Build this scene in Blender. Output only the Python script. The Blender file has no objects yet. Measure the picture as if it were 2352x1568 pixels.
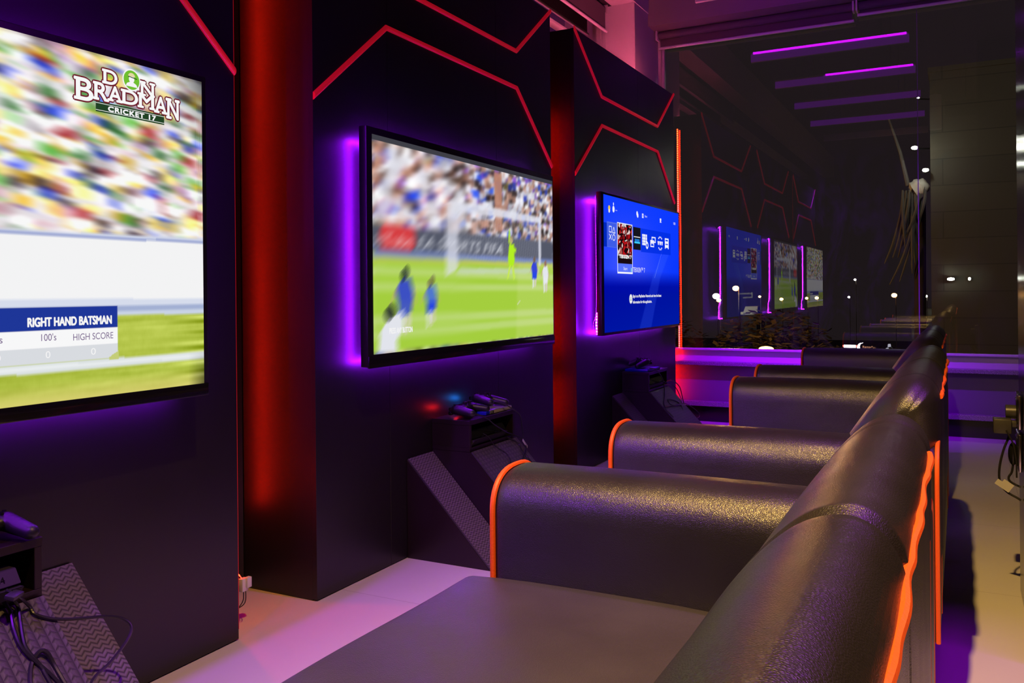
import bpy, bmesh, math, random
import numpy as np
from mathutils import Vector, Matrix
random.seed(7); RNG = np.random.default_rng(11)
S = bpy.context.scene
COL = S.collection
PI = math.pi
# ------------------------------------------------------------------ camera
YAW, ROLL = 0.4803, -0.009
CAM = Vector((1.8353, 0.0, 0.985))
cam = bpy.data.cameras.new('camera'); camo = bpy.data.objects.new('camera', cam); COL.objects.link(camo)
cam.sensor_fit = 'HORIZONTAL'; cam.sensor_width = 36.0; cam.lens = 1978.02/2352*36.0
cam.shift_y = -112.855/2352; cam.clip_start = .02; cam.clip_end = 300
c_, s_ = math.cos(YAW), math.sin(YAW)
R_, D_, F_ = Vector((c_, s_, 0)), Vector((0, 0, -1)), Vector((-s_, c_, 0))
cr, sr = math.cos(ROLL), math.sin(ROLL)
Rv = R_*cr - D_*sr; Dv = R_*sr + D_*cr
M = Matrix.Identity(4)
for i in range(3):
    M[i][0] = Rv[i]; M[i][1] = -Dv[i]; M[i][2] = -F_[i]; M[i][3] = CAM[i]
camo.matrix_world = M
S.camera = camo
# ------------------------------------------------------------------ world, view
w = bpy.data.worlds.new('night'); S.world = w; w.use_nodes = True
w.node_tree.nodes['Background'].inputs[0].default_value = (.020, .014, .016, 1)
w.node_tree.nodes['Background'].inputs[1].default_value = .8
vs = S.view_settings
S.display_settings.display_device = 'sRGB'
vs.view_transform = 'Standard'; vs.look = 'None'; vs.exposure = 0; vs.gamma = 1; vs.use_curve_mapping = False
S.cycles.use_denoising = True
S.cycles.max_bounces = 6; S.cycles.transparent_max_bounces = 12
S.cycles.sample_clamp_indirect = 4; S.cycles.caustics_reflective = False; S.cycles.caustics_refractive = False
# ------------------------------------------------------------------ room lamps
def light(name, kind, loc, power, color, **kw):
    l = bpy.data.lights.new(name, kind); l.energy = power; l.color = color
    for k, v in kw.items():
        if k != 'aim': setattr(l, k, v)
    o = bpy.data.objects.new(name, l); COL.objects.link(o); o.location = loc
    if 'aim' in kw:
        o.rotation_euler = (Vector(kw['aim'])-Vector(loc)).to_track_quat('-Z', 'Y').to_euler()
    return o
WARM = (1, .60, .16)
PURP = (.30, .005, 1)
light('downlight_lamp', 'SPOT', (1.57, .80, 2.93), 480, WARM, shadow_soft_size=.03, spot_size=2.1, spot_blend=1, aim=(2.5, 1.6, 0))
light('purple_wash_lamp', 'SPOT', (.30, -.60, 2.95), 330, (.30, .006, 1), shadow_soft_size=.10, spot_size=.98, spot_blend=.7, aim=(.0, 2.1, 0))
light('purple_bar_lamp', 'AREA', (2.35, 2.31, 2.985), 20, (.42, .0, 1), shape='RECTANGLE', size=1.2, size_y=.012, spread=2.5)
light('window_wash_lamp', 'AREA', (.9, 4.60, 2.93), 20, (.27, .0, 1), shape='RECTANGLE', size=1.15, size_y=.03, spread=.8, aim=(.9, 6.4, .85))
# ------------------------------------------------------------------ materials
def lin(c):
    return tuple(((x/255)/12.92 if x/255 <= .04045 else ((x/255+.055)/1.055)**2.4) for x in c)
MATS = {}
def mat(name, color=(.5, .5, .5), rough=.5, metal=0, emit=None, strength=1, spec=.5, coat=0, coat_rough=.1, sample=True):
    m = bpy.data.materials.new(name); m.use_nodes = True
    b = m.node_tree.nodes['Principled BSDF']
    b.inputs['Base Color'].default_value = (*color, 1); b.inputs['Roughness'].default_value = rough
    b.inputs['Metallic'].default_value = metal; b.inputs['Specular IOR Level'].default_value = spec
    b.inputs['Coat Weight'].default_value = coat; b.inputs['Coat Roughness'].default_value = coat_rough
    if emit:
        b.inputs['Emission Color'].default_value = (*emit, 1); b.inputs['Emission Strength'].default_value = strength
    if not sample: m.cycles.emission_sampling = 'NONE'
    MATS[name] = m
    return m
def nodes(m): return m.node_tree.nodes, m.node_tree.links, m.node_tree.nodes['Principled BSDF']
def N(m, t, **kw):
    n = m.node_tree.nodes.new(t)
    for k, v in kw.items(): setattr(n, k, v)
    return n
def add_bump(m, height, strength=.3, dist=.002):
    n, l, b = nodes(m); bp = N(m, 'ShaderNodeBump'); bp.inputs['Strength'].default_value = strength; bp.inputs['Distance'].default_value = dist
    l.new(height, bp.inputs['Height']); l.new(bp.outputs[0], b.inputs['Normal'])
def noise(m, scale, detail=3, coord='Object', rough=.5):
    tc = N(m, 'ShaderNodeTexCoord'); nz = N(m, 'ShaderNodeTexNoise'); nz.inputs['Scale'].default_value = scale
    nz.inputs['Detail'].default_value = detail; nz.inputs['Roughness'].default_value = rough
    m.node_tree.links.new(tc.outputs[coord], nz.inputs['Vector']); return nz
def ramp(m, src, stops):
    r = N(m, 'ShaderNodeValToRGB'); m.node_tree.links.new(src, r.inputs[0])
    e = r.color_ramp.elements
    while len(e) < len(stops): e.new(.5)
    for k, (p, c) in zip(e, stops): k.position = p; k.color = (*c, 1)
    return r
# painted / laminate blacks
laminate = mat('black_laminate', (.0115, .0100, .0108), .34, spec=.5, coat=.0)
nz = noise(laminate, 3, 4); r = ramp(laminate, nz.outputs[0], [(.35, (.34,)*3), (.7, (.39,)*3)]); laminate.node_tree.links.new(r.outputs[0], nodes(laminate)[2].inputs['Roughness'])
stand_black = mat('black_board', (.012, .0055, .006), .38)
nz = noise(stand_black, 5, 4); r = ramp(stand_black, nz.outputs[0], [(.3, (.33,)*3), (.7, (.48,)*3)]); stand_black.node_tree.links.new(r.outputs[0], nodes(stand_black)[2].inputs['Roughness'])
tv_black = mat('television_black_plastic', (.008, .008, .009), .35)
plastic = mat('matte_black_plastic', (.012, .011, .013), .42)
gloss_black = mat('gloss_black_plastic', (.008, .008, .008), .12)
console_grey = mat('console_plastic', (.030, .027, .030), .42)
cable_black = mat('cable_rubber', (.016, .015, .018), .35)
dark_paint = mat('dark_paint', (.016, .013, .016), .7)
black_gloss_wall = mat('gloss_black_column', (.008, .008, .008), .16)
white_paint = mat('white_paint', (.68, .64, .64), .6)
nz = noise(white_paint, 8, 5); add_bump(white_paint, nz.outputs[0], .08, .003)
ceil_paint = mat('ceiling_paint', (.05, .045, .05), .8)
header_paint = mat('header_paint', (.20, .19, .20), .6)
granite = mat('granite_ledge', (.30, .28, .30), .35)
nz = noise(granite, 260, 5); r = ramp(granite, nz.outputs[0], [(.35, (.05, .05, .05)), (.65, (.45, .42, .45))]); granite.node_tree.links.new(r.outputs[0], nodes(granite)[2].inputs['Base Color'])
blind_fabric = mat('blind_fabric', (.10, .085, .10), .8)
blind_rail = mat('blind_rail_metal', (.70, .68, .70), .35)
frame_metal = mat('window_frame_metal', (.65, .62, .60), .35)
silicone = mat('silicone_seal', (.25, .25, .25), .4)
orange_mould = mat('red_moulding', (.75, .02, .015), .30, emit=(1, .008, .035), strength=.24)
piping = mat('orange_piping', (.95, .13, .008), .5)
nz = noise(piping, 300, 2); add_bump(piping, nz.outputs[0], .4, .001)
white_plastic = mat('white_plastic', (.75, .72, .68), .4)
paper_tag = mat('paper_tag', (.5, .48, .48), .5)
chrome = mat('chrome', (.75, .75, .75), .15, metal=1)
steel = mat('dark_steel', (.2, .2, .2), .3, metal=1)
adapter = mat('adapter_plastic', (.045, .042, .042), .35)
# leather
leather = mat('black_leather', (.0145, .0125, .012), .40, spec=1.0)
n, l, b = nodes(leather)
tc = N(leather, 'ShaderNodeTexCoord')
vo = N(leather, 'ShaderNodeTexVoronoi', feature='DISTANCE_TO_EDGE'); vo.inputs['Scale'].default_value = 400
nz = N(leather, 'ShaderNodeTexNoise'); nz.inputs['Scale'].default_value = 300; nz.inputs['Detail'].default_value = 4
n2 = N(leather, 'ShaderNodeTexNoise'); n2.inputs['Scale'].default_value = 7; n2.inputs['Detail'].default_value = 3
for t in (vo, nz, n2): l.new(tc.outputs['Object'], t.inputs['Vector'])
ad = N(leather, 'ShaderNodeMath', operation='MULTIPLY_ADD'); l.new(nz.outputs[0], ad.inputs[0]); ad.inputs[1].default_value = .9
mx = N(leather, 'ShaderNodeMath', operation='MULTIPLY'); l.new(vo.outputs[0], mx.inputs[0]); mx.inputs[1].default_value = 1.6
l.new(mx.outputs[0], ad.inputs[2])
b1 = N(leather, 'ShaderNodeBump'); b1.inputs['Strength'].default_value = .4; b1.inputs['Distance'].default_value = .0011; l.new(ad.outputs[0], b1.inputs['Height'])
b2 = N(leather, 'ShaderNodeBump'); b2.inputs['Strength'].default_value = .25; b2.inputs['Distance'].default_value = .012; l.new(n2.outputs[0], b2.inputs['Height']); l.new(b1.outputs[0], b2.inputs['Normal'])
l.new(b2.outputs[0], b.inputs['Normal'])
r = ramp(leather, n2.outputs[0], [(.3, (.33,)*3), (.7, (.42,)*3)]); l.new(r.outputs[0], b.inputs['Roughness'])
seat_leather = leather.copy(); seat_leather.name = 'lit_seat_leather'  # paler, rougher copy: the stronger light on the seat put into its colour
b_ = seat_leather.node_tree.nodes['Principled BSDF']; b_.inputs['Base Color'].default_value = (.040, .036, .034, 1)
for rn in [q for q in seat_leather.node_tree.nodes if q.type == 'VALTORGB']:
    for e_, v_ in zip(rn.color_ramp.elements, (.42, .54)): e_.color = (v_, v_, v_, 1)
# floor tiles
floor_m = mat('floor_tile', (.70, .66, .62), .38)
n, l, b = nodes(floor_m); tc = N(floor_m, 'ShaderNodeTexCoord'); mp = N(floor_m, 'ShaderNodeMapping'); l.new(tc.outputs['Object'], mp.inputs[0])
mp.inputs['Location'].default_value = (.33, .42, 0)
br = N(floor_m, 'ShaderNodeTexBrick', offset=0); br.inputs['Scale'].default_value = 1; br.inputs['Brick Width'].default_value = 1.2; br.inputs['Row Height'].default_value = .9
br.inputs['Mortar Size'].default_value = .0016; br.inputs['Color1'].default_value = (.70, .655, .62, 1); br.inputs['Color2'].default_value = (.68, .64, .605, 1); br.inputs['Mortar'].default_value = (.52, .47, .43, 1)
l.new(mp.outputs[0], br.inputs[0])
nz = noise(floor_m, 2.2, 5); mixc = N(floor_m, 'ShaderNodeMix', data_type='RGBA', blend_type='MULTIPLY'); mixc.inputs[0].default_value = .35
r = ramp(floor_m, nz.outputs[0], [(.3, (.86, .85, .85)), (.7, (1, 1, 1))]); l.new(br.outputs[0], mixc.inputs[6]); l.new(r.outputs[0], mixc.inputs[7]); l.new(mixc.outputs[2], b.inputs['Base Color'])
# rubber mats: relief ribs, by UV (metres)
def rubber(name, cube=False):
    m = mat(name, (.050, .042, .050), .42)
    n, l, b = nodes(m); uv = N(m, 'ShaderNodeUVMap'); sep = N(m, 'ShaderNodeSeparateXYZ'); l.new(uv.outputs[0], sep.inputs[0])
    def math_(op, a, b_=None, c=None):
        k = N(m, 'ShaderNodeMath', operation=op)
        for i, v in enumerate((a, b_, c)):
            if v is None: continue
            if isinstance(v, (int, float)): k.inputs[i].default_value = v
            else: l.new(v, k.inputs[i])
        return k.outputs[0]
    tri = math_('PINGPONG', sep.outputs[0], .011)
    if cube:
        a = math_('MULTIPLY_ADD', tri, .6, sep.outputs[1]); t = math_('PINGPONG', a, .0085)
        t2 = math_('PINGPONG', sep.outputs[0], .011)
        h = math_('MINIMUM', math_('MULTIPLY', t, 160), math_('MULTIPLY', t2, 110))
    else:
        a = math_('MULTIPLY_ADD', tri, .75, sep.outputs[1]); t = math_('PINGPONG', a, .006)
        h = math_('MULTIPLY', t, 170)
    h = math_('MINIMUM', h, .8)
    add_bump(m, h, .35 if cube else .6, .003)
    r = ramp(m, h, [(.05, (.04, .034, .04)), (.6, (.085, .072, .08) if cube else (.16, .135, .155))]); l.new(r.outputs[0], b.inputs['Base Color'])
    return m
mat_zig = rubber('ribbed_rubber'); mat_cube = rubber('cube_pattern_rubber', True)
# glass panes: see-through plus mirror reflection plus faint smears
def glass(name, tint=(.80, .80, .80), refl=2.05, smear=.02):
    m = bpy.data.materials.new(name); m.use_nodes = True; t = m.node_tree; t.nodes.clear(); l = t.links
    out = t.nodes.new('ShaderNodeOutputMaterial'); tr = t.nodes.new('ShaderNodeBsdfTransparent'); tr.inputs[0].default_value = (*tint, 1)
    gl = t.nodes.new('ShaderNodeBsdfGlossy'); gl.inputs['Roughness'].default_value = .004; gl.inputs['Color'].default_value = (1, 1, 1, 1)
    fr = t.nodes.new('ShaderNodeFresnel'); fr.inputs['IOR'].default_value = refl
    mx = t.nodes.new('ShaderNodeMixShader'); l.new(fr.outputs[0], mx.inputs[0]); l.new(tr.outputs[0], mx.inputs[1]); l.new(gl.outputs[0], mx.inputs[2])
    df = t.nodes.new('ShaderNodeBsdfDiffuse'); df.inputs[0].default_value = (.5, .48, .45, 1)
    tc = t.nodes.new('ShaderNodeTexCoord'); mp = t.nodes.new('ShaderNodeMapping'); mp.inputs['Scale'].default_value = (1.2, 1, .45); l.new(tc.outputs['Object'], mp.inputs[0])
    nz = t.nodes.new('ShaderNodeTexNoise'); nz.inputs['Scale'].default_value = 5; nz.inputs['Detail'].default_value = 8; nz.inputs['Roughness'].default_value = .65; nz.inputs['Distortion'].default_value = 1.5; l.new(mp.outputs[0], nz.inputs[0])
    rp = t.nodes.new('ShaderNodeValToRGB'); l.new(nz.outputs[0], rp.inputs[0]); rp.color_ramp.elements[0].position = .48; rp.color_ramp.elements[0].color = (0, 0, 0, 1)
    rp.color_ramp.elements[1].position = .8; rp.color_ramp.elements[1].color = (smear,)*3+(1,)
    m2 = t.nodes.new('ShaderNodeMixShader'); l.new(rp.outputs[0], m2.inputs[0]); l.new(mx.outputs[0], m2.inputs[1]); l.new(df.outputs[0], m2.inputs[2])
    l.new(m2.outputs[0], out.inputs[0]); return m
glass_m = glass('window_glass')
# LED tape: emission pulsing along the tape (UV.x in metres)
def led(name, color, base, peak, pitch=.0167):
    m = mat(name, (.6, .6, .6), .5); n, l, b = nodes(m)
    uv = N(m, 'ShaderNodeUVMap'); sep = N(m, 'ShaderNodeSeparateXYZ'); l.new(uv.outputs[0], sep.inputs[0])
    pp = N(m, 'ShaderNodeMath', operation='PINGPONG'); l.new(sep.outputs[0], pp.inputs[0]); pp.inputs[1].default_value = pitch/2
    r = N(m, 'ShaderNodeMapRange'); l.new(pp.outputs[0], r.inputs[0]); r.inputs[1].default_value = pitch*.12; r.inputs[2].default_value = pitch*.32; r.inputs[3].default_value = peak; r.inputs[4].default_value = base
    b.inputs['Emission Color'].default_value = (*color, 1); l.new(r.outputs[0], b.inputs['Emission Strength']); return m
led_purple = led('purple_led', (.29, .004, 1), 34, 290)
led_red = led('red_led', (1, .018, .002), 6, 32); led_red_mid = led('side_red_led', (1, .004, .0006), 22, 150); led_red_strong = led('bright_red_led', (1, .012, .002), 18, 125); led_pink_added = led('added_pink_led', (1, .13, .26), 40, 300)
red_edge = mat('red_edge_glow', (.3, .01, .01), .5, emit=(1, .01, .012), strength=.22)
bar_glow = mat('painted_purple_glow', (.3, .2, .3), .5, emit=(.45, .0, 1), strength=.45)  # purple light on the beam boards, put in as their own faint glow
bar_led = mat('purple_bar_led', (.6, .5, .6), .5, emit=(.5, .0, 1), strength=12)
def emis(name, c, s, sample=False): return mat(name, (0, 0, 0), .6, emit=c, strength=s, sample=sample)
# ------------------------------------------------------------------ mesh helpers
def obj(name, bm, m=None, parent=None, smooth=True, angle=40, off=None):
    """link a bmesh as one mesh object; off = world position of the thing's base"""
    me = bpy.data.meshes.new(name)
    bmesh.ops.recalc_face_normals(bm, faces=bm.faces[:])
    if off is not None: bmesh.ops.translate(bm, vec=-Vector(off), verts=bm.verts[:])
    bm.to_mesh(me); bm.free()
    for x in (m if isinstance(m, (list, tuple)) else [m]):
        if x: me.materials.append(x)
    if smooth:
        me.polygons.foreach_set('use_smooth', [True]*len(me.polygons)); me.set_sharp_from_angle(angle=math.radians(angle))
    o = bpy.data.objects.new(name, me); COL.objects.link(o)
    if parent: o.parent = parent
    return o
def BM(): return bmesh.new()
def box(bm, x0, x1, y0, y1, z0, z1, bev=0, seg=2):
    t = bmesh.new(); bmesh.ops.create_cube(t, size=1)
    for v in t.verts: v.co = Vector(((x0+x1)/2+v.co.x*(x1-x0), (y0+y1)/2+v.co.y*(y1-y0), (z0+z1)/2+v.co.z*(z1-z0)))
    if bev: bmesh.ops.bevel(t, geom=t.edges[:], offset=bev, segments=seg, affect='EDGES', profile=.5)
    merge(bm, t)
def merge(bm, t):
    me = bpy.data.meshes.new('tmp'); t.to_mesh(me); t.free(); bm.from_mesh(me); bpy.data.meshes.remove(me)
def prism(bm, poly, fn, d0, d1, bev=0):
    """poly of (a,b); fn(a,b,d)->point; extruded between d0 and d1"""
    t = bmesh.new()
    A = [t.verts.new(fn(a, b, d0)) for a, b in poly]; B = [t.verts.new(fn(a, b, d1)) for a, b in poly]
    n = len(poly); t.faces.new(A); t.faces.new(B[::-1])
    for i in range(n): t.faces.new((A[i], A[(i+1) % n], B[(i+1) % n], B[i]))
    bmesh.ops.recalc_face_normals(t, faces=t.faces[:])
    if bev: bmesh.ops.bevel(t, geom=t.edges[:], offset=bev, segments=2, affect='EDGES')
    merge(bm, t)
def catmull(P, k=6, closed=False):
    P = [Vector(p) for p in P]; out = []; n = len(P)
    for i in range(n if closed else n-1):
        g = (lambda j: P[j % n]) if closed else (lambda j: P[min(max(j, 0), n-1)])
        a, b, c, d = g(i-1), g(i), g(i+1), g(i+2)
        for j in range(k):
            t = j/k; out.append(.5*((2*b)+(c-a)*t+(2*a-5*b+4*c-d)*t*t+(3*b-a-3*c+d)*t**3))
    if not closed: out.append(P[-1])
    return out
def tube(bm, path, r, n=8, closed=False, rfun=None):
    P = [Vector(p) for p in path]; rings = []; up = Vector((0, 0, 1)); L = len(P)
    prev = None
    for i, p in enumerate(P):
        if closed: d = P[(i+1) % L]-P[i-1]
        else: d = P[min(i+1, L-1)]-P[max(i-1, 0)]
        d.normalize()
        a = prev - d*prev.dot(d) if prev is not None else d.cross(up if abs(d.z) < .9 else Vector((1, 0, 0)))
        if a.length < 1e-6: a = d.cross(Vector((0, 1, 0)))
        a.normalize(); prev = a; b = d.cross(a)
        rr = rfun(i/(L-1)) if rfun else r
        rings.append([bm.verts.new(p+a*math.cos(2*PI*j/n)*rr+b*math.sin(2*PI*j/n)*rr) for j in range(n)])
    for i in range(L if closed else L-1):
        A, B = rings[i], rings[(i+1) % L]
        for j in range(n): bm.faces.new((A[j], A[(j+1) % n], B[(j+1) % n], B[j]))
    if not closed: bm.faces.new(rings[0][::-1]); bm.faces.new(rings[-1])
def ribbon(bm, path, side, width):
    """flat tape along path, UV.x = length"""
    uv = bm.loops.layers.uv.verify(); P = [Vector(p) for p in path]; side = Vector(side).normalized()*width/2
    s = 0; prev = None
    for i, p in enumerate(P):
        if i: s += (p-P[i-1]).length
        cur = (bm.verts.new(p-side), bm.verts.new(p+side), s)
        if prev:
            f = bm.faces.new((prev[0], prev[1], cur[1], cur[0]))
            for lp, u in zip(f.loops, ((prev[2], 0), (prev[2], 1), (cur[2], 1), (cur[2], 0))): lp[uv].uv = u
        prev = cur
def loft(bm, rings, closed=True, cap=True):
    V = [[bm.verts.new(p) for p in r] for r in rings]; n = len(rings[0])
    for A, B in zip(V, V[1:]):
        for j in range(n if closed else n-1): bm.faces.new((A[j], A[(j+1) % n], B[(j+1) % n], B[j]))
    if cap: bm.faces.new(V[0][::-1]); bm.faces.new(V[-1])
def ball(bm, c, rx, ry=None, rz=None, seg=16, rings=10):
    t = bmesh.new(); bmesh.ops.create_uvsphere(t, u_segments=seg, v_segments=rings, radius=1)
    for v in t.verts: v.co = Vector((c[0]+v.co.x*rx, c[1]+v.co.y*(ry or rx), c[2]+v.co.z*(rz or rx)))
    merge(bm, t)
def cyl(bm, a, b, r, n=16): tube(bm, [a, b], r, n)
def thing(name, label, cat, loc, group=None):
    o = bpy.data.objects.new(name, None); COL.objects.link(o); o.location = loc; o.empty_display_size = .05
    return tag(o, label, cat, group)
def tag(o, label, cat, group=None, kind=None):
    o['label'] = label; o['category'] = cat
    if group: o['group'] = group
    if kind: o['kind'] = kind
    return o
def struct(name, bm, m, smooth=False, parent=None):
    o = obj(name, bm, m, parent, smooth=smooth)
    if not parent: o['kind'] = 'structure'
    return o
def dup(root, loc, label, group=None):
    r = root.copy(); COL.objects.link(r); r.location = loc; r['label'] = label
    if group: r['group'] = group
    def rec(src, dst):
        for ch in list(src.children):
            c = ch.copy(); COL.objects.link(c); c.parent = dst; rec(ch, c)
    rec(root, r); return r
_fc = {}
def text_mesh(body, size, sx=1, weight=0, align='LEFT', spacing=1):
    weight = 0   # outline offset breaks some glyphs
    cu = bpy.data.curves.new('txt', 'FONT'); cu.body = body; cu.size = size; cu.align_x = align; cu.offset = weight; cu.space_character = spacing
    o = bpy.data.objects.new('txt', cu); COL.objects.link(o)
    bpy.context.view_layer.update()
    me = bpy.data.meshes.new_from_object(o.evaluated_get(bpy.context.evaluated_depsgraph_get()))
    bpy.data.objects.remove(o); bpy.data.curves.remove(cu)
    for v in me.vertices: v.co.x *= sx
    return me
def wall_text(name, body, size, m, parent, y, z, x, off, sx=1, weight=0, align='LEFT', shear=0, warp=None, spacing=1):
    """text on a plane facing +X: reads along +Y, up = +Z"""
    me = text_mesh(body, size, sx, weight, align, spacing); me.name = name
    for v in me.vertices:
        a, b = v.co.x, v.co.y
        if warp: a, b = warp(a, b)
        v.co = Vector((x-off[0], y+a+shear*b-off[1], z+b-off[2]))
    if weight:   # bolder strokes: shifted copies laid just in front of one another
        b_ = bmesh.new(); b_.from_mesh(me); src = b_.copy()
        for k in range(6):
            t_ = src.copy(); bmesh.ops.translate(t_, verts=t_.verts[:], vec=(.00001*(k+1), math.cos(k*PI/3)*weight, math.sin(k*PI/3)*weight)); merge(b_, t_)
        src.free(); b_.to_mesh(me); b_.free()
    me.materials.append(m); o = bpy.data.objects.new(name, me); COL.objects.link(o); o.parent = parent; return o

# ================================================================== SETTING
bm = BM(); box(bm, -.6, 6, -4, 6.62, -.12, 0); struct('floor', bm, floor_m)
bm = BM(); box(bm, -.6, 6, -4, 6.62, 3.42, 3.5); struct('ceiling', bm, ceil_paint)
bm = BM(); box(bm, 6, 6.12, -4, 6.62, 0, 3.42); struct('wall_right', bm, dark_paint)
bm = BM(); box(bm, -.6, 6, -4.12, -4, 0, 3.42); struct('wall_back', bm, dark_paint)
bm = BM(); box(bm, -.6, -.36, -4, 5.9, 0, 2.36); box(bm, -.6, -.40, -4, 5.9, 3.06, 3.42); box(bm, -.6, -.46, 5.2, 5.9, 2.36, 2.5)
struct('wall_left', bm, [dark_paint])
bm = BM(); box(bm, -.6, -.225, 5.9, 6.62, 0, 3.42, .004); struct('wall_corner', bm, white_paint)['label'] = 'white painted corner pillar between the two windows'
# lintel soffit over the left window
bm = BM(); box(bm, -.40, -.22, -4, 6.2, 3.06, 3.42); struct('trim_1', bm, white_paint)
# far window wall
bm = BM(); box(bm, -.225, 6, 6.47, 6.62, .43, .535); struct('trim_4', bm, white_paint)
bm = BM(); box(bm, -.225, 6, 6.47, 6.62, .0, .43); struct('wall_far', bm, mat('dimmed_wall', (.17, .16, .18), .6))  # wall under the sill: its weaker light put into a darker colour
bm = BM(); box(bm, -.225, 6, 6.385, 6.47, .425, .452, .004); box(bm, -.225, 6, 6.40, 6.47, .117, .152, .004); struct('trim_2', bm, granite)
bm = BM(); box(bm, -.225, 6, 6.43, 6.47, 0, .117); struct('baseboard_far', bm, gloss_black)
bm = BM(); box(bm, -.225, 6, 6.2, 6.62, 2.965, 3.42); struct('trim_3', bm, header_paint)
win = bpy.data.objects.new('window_1', None); COL.objects.link(win); win['kind'] = 'structure'
for a, b in ((-.225, 1.584), (1.588, 4.2), (4.204, 6)):
    bm = BM(); v = [bm.verts.new(p) for p in ((a, 6.453, .55), (b, 6.453, .55), (b, 6.453, 2.965), (a, 6.453, 2.965))]; bm.faces.new(v)
    obj('glass_pane', bm, glass_m, win, smooth=False)
bm = BM(); box(bm, -.225, 6, 6.435, 6.475, .535, .552, .003); obj('bottom_frame', bm, frame_metal, win)
bm = BM(); box(bm, -.225, -.20, 6.435, 6.475, .552, 2.965, .003); box(bm, -.195, -.17, 6.42, 6.45, .552, 2.965, .003); obj('side_frame', bm, frame_metal, win)
for x in (1.586, 4.202):
    bm = BM(); box(bm, x-.0025, x+.0025, 6.449, 6.459, .552, 2.965); obj('silicone_joint', bm, silicone, win)
# left window above the panels
win2 = bpy.data.objects.new('window_2', None); COL.objects.link(win2); win2['kind'] = 'structure'
bm = BM(); v = [bm.verts.new(p) for p in ((-.5, -4, 2.36), (-.5, 5.9, 2.36), (-.5, 5.9, 3.06), (-.5, -4, 3.06))]; bm.faces.new(v); obj('glass_pane', bm, glass_m, win2, smooth=False)
bm = BM(); box(bm, -.515, -.47, -4, 5.9, 2.715, 2.735, .003); obj('cross_bar', bm, frame_metal, win2)
bm = BM(); box(bm, -.515, -.47, 5.85, 5.875, 2.36, 3.06, .002); obj('side_frame', bm, frame_metal, win2)

# ------------------------------------------------------------------ roller blinds
def blind(label, along, a, b, pos, ztop, zbot, rail_drop=0, group=None):
    def P(t, d, z): return (t, pos+d, z) if along == 'x' else (pos+d, t, z)
    base = P((a+b)/2, 0, zbot)
    o = thing('roller_blind', label, 'blind', base, group)
    bm = BM(); cyl(bm, P(a+.01, 0, ztop-.03), P(b-.01, 0, ztop-.03), .028, 20); obj('roller', bm, blind_fabric, o, off=base)
    bm = BM()
    p, q = P(a+.012, .0265, zbot), P(b-.012, .028, ztop-.03)
    box(bm, min(p[0], q[0]), max(p[0], q[0]), min(p[1], q[1]), max(p[1], q[1]), zbot, ztop-.03)
    obj('fabric', bm, blind_fabric, o, off=base)
    bm = BM(); cyl(bm, P(a, .027, zbot), P(b, .027, zbot), .011, 14); obj('bottom_rail', bm, blind_rail, o, off=base)
    for t in (a, b):
        bm = BM(); p, q = P(t-.006, -.04, ztop-.07), P(t+.006, .04, ztop); box(bm, min(p[0], q[0]), max(p[0], q[0]), min(p[1], q[1]), max(p[1], q[1]), ztop-.07, ztop, .002)
        obj('bracket', bm, white_plastic, o, off=base)
    if along == 'y':
        bm = BM(); tube(bm, [P(b-.02, .03, ztop-.06), P(b-.02, .03, 2.45)], .003, 6); obj('pull_cord', bm, white_plastic, o, off=base)
    return o
blind('dark roller blind rolled most of the way up beside the white corner pillar', 'x', -.205, 1.195, 6.37, 2.965, 2.845)
blind('dark roller blind over the far window, right of its neighbour and slightly higher', 'x', 1.217, 2.72, 6.37, 2.965, 2.88)
blind('dark blind above the display panels with a bright bottom rail, on the left window', 'y', 3.1, 5.86, -.455, 3.06, 2.868)

# ------------------------------------------------------------------ ceiling beams with purple light bars
for i, (y, on) in enumerate(((5.60, 1), (4.54, .5), (3.48, 0), (2.39, 0), (1.30, 0))):
    lab = ['ceiling beam nearest the window with a lit purple bar, mirrored in the glass as the top stripe', 'ceiling beam second from the window, purple bar half lit, mirrored as the second stripe',
           'unlit ceiling beam third from the window, mirrored as the third purple stripe', 'unlit ceiling beam fourth from the window, mirrored as the lowest purple stripe', 'unlit ceiling beam above the front sofa, fifth from the window'][i]
    o = thing('ceiling_beam', lab, 'ceiling beam', (.9, y, 2.88), 'purple lit ceiling beams')
    bm = BM(); box(bm, .30, 1.50, y-.012, y+.012, 2.88, 2.96, .002); obj('board', bm, white_paint, o, off=o.location)
    for x in (.5, 1.3):
        bm = BM(); cyl(bm, (x, y, 2.96), (x, y, 3.42), .006, 8); obj('hanger_rod', bm, steel, o, off=o.location)
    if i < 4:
        bm = BM(); box(bm, .30, 1.50, y+.0125, y+.0155, 2.882, 2.944); obj('glow_face', bm, bar_glow, o, off=o.location)  # thin face glowing in place of light falling on the board
    if on:
        bm = BM(); box(bm, .32 if on == 1 else .75, 1.48, y+.012, y+.020, 2.946, 2.962); obj('light_bar', bm, bar_led, o, off=o.location)
o = thing('ceiling_light', 'round warm downlight in the ceiling above the front sofa', 'ceiling light', (1.57, .80, 2.95))
bm = BM(); cyl(bm, (1.57, .80, 2.99), (1.57, .80, 3.42), .07, 24); obj('housing', bm, white_plastic, o, off=o.location)
o = thing('light_bar', 'linear purple bar light behind the sofas, unseen, with a baffle added to cut its light', 'ceiling light', (2.35, 2.33, 2.98))
bm = BM(); box(bm, 1.7, 3.0, 2.30, 2.325, 2.995, 3.03); obj('unseen_channel', bm, steel, o, off=o.location)
bm = BM(); box(bm, 1.7, 3.0, 2.335, 2.345, 2.86, 3.03); obj('added_baffle', bm, dark_paint, o, off=o.location)  # unseen board added to cut the purple light off along the floor
for x in (1.9, 2.8):
    bm = BM(); cyl(bm, (x, 2.32, 3.03), (x, 2.32, 3.42), .006, 8); obj('hanger_rod', bm, steel, o, off=o.location)

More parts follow.
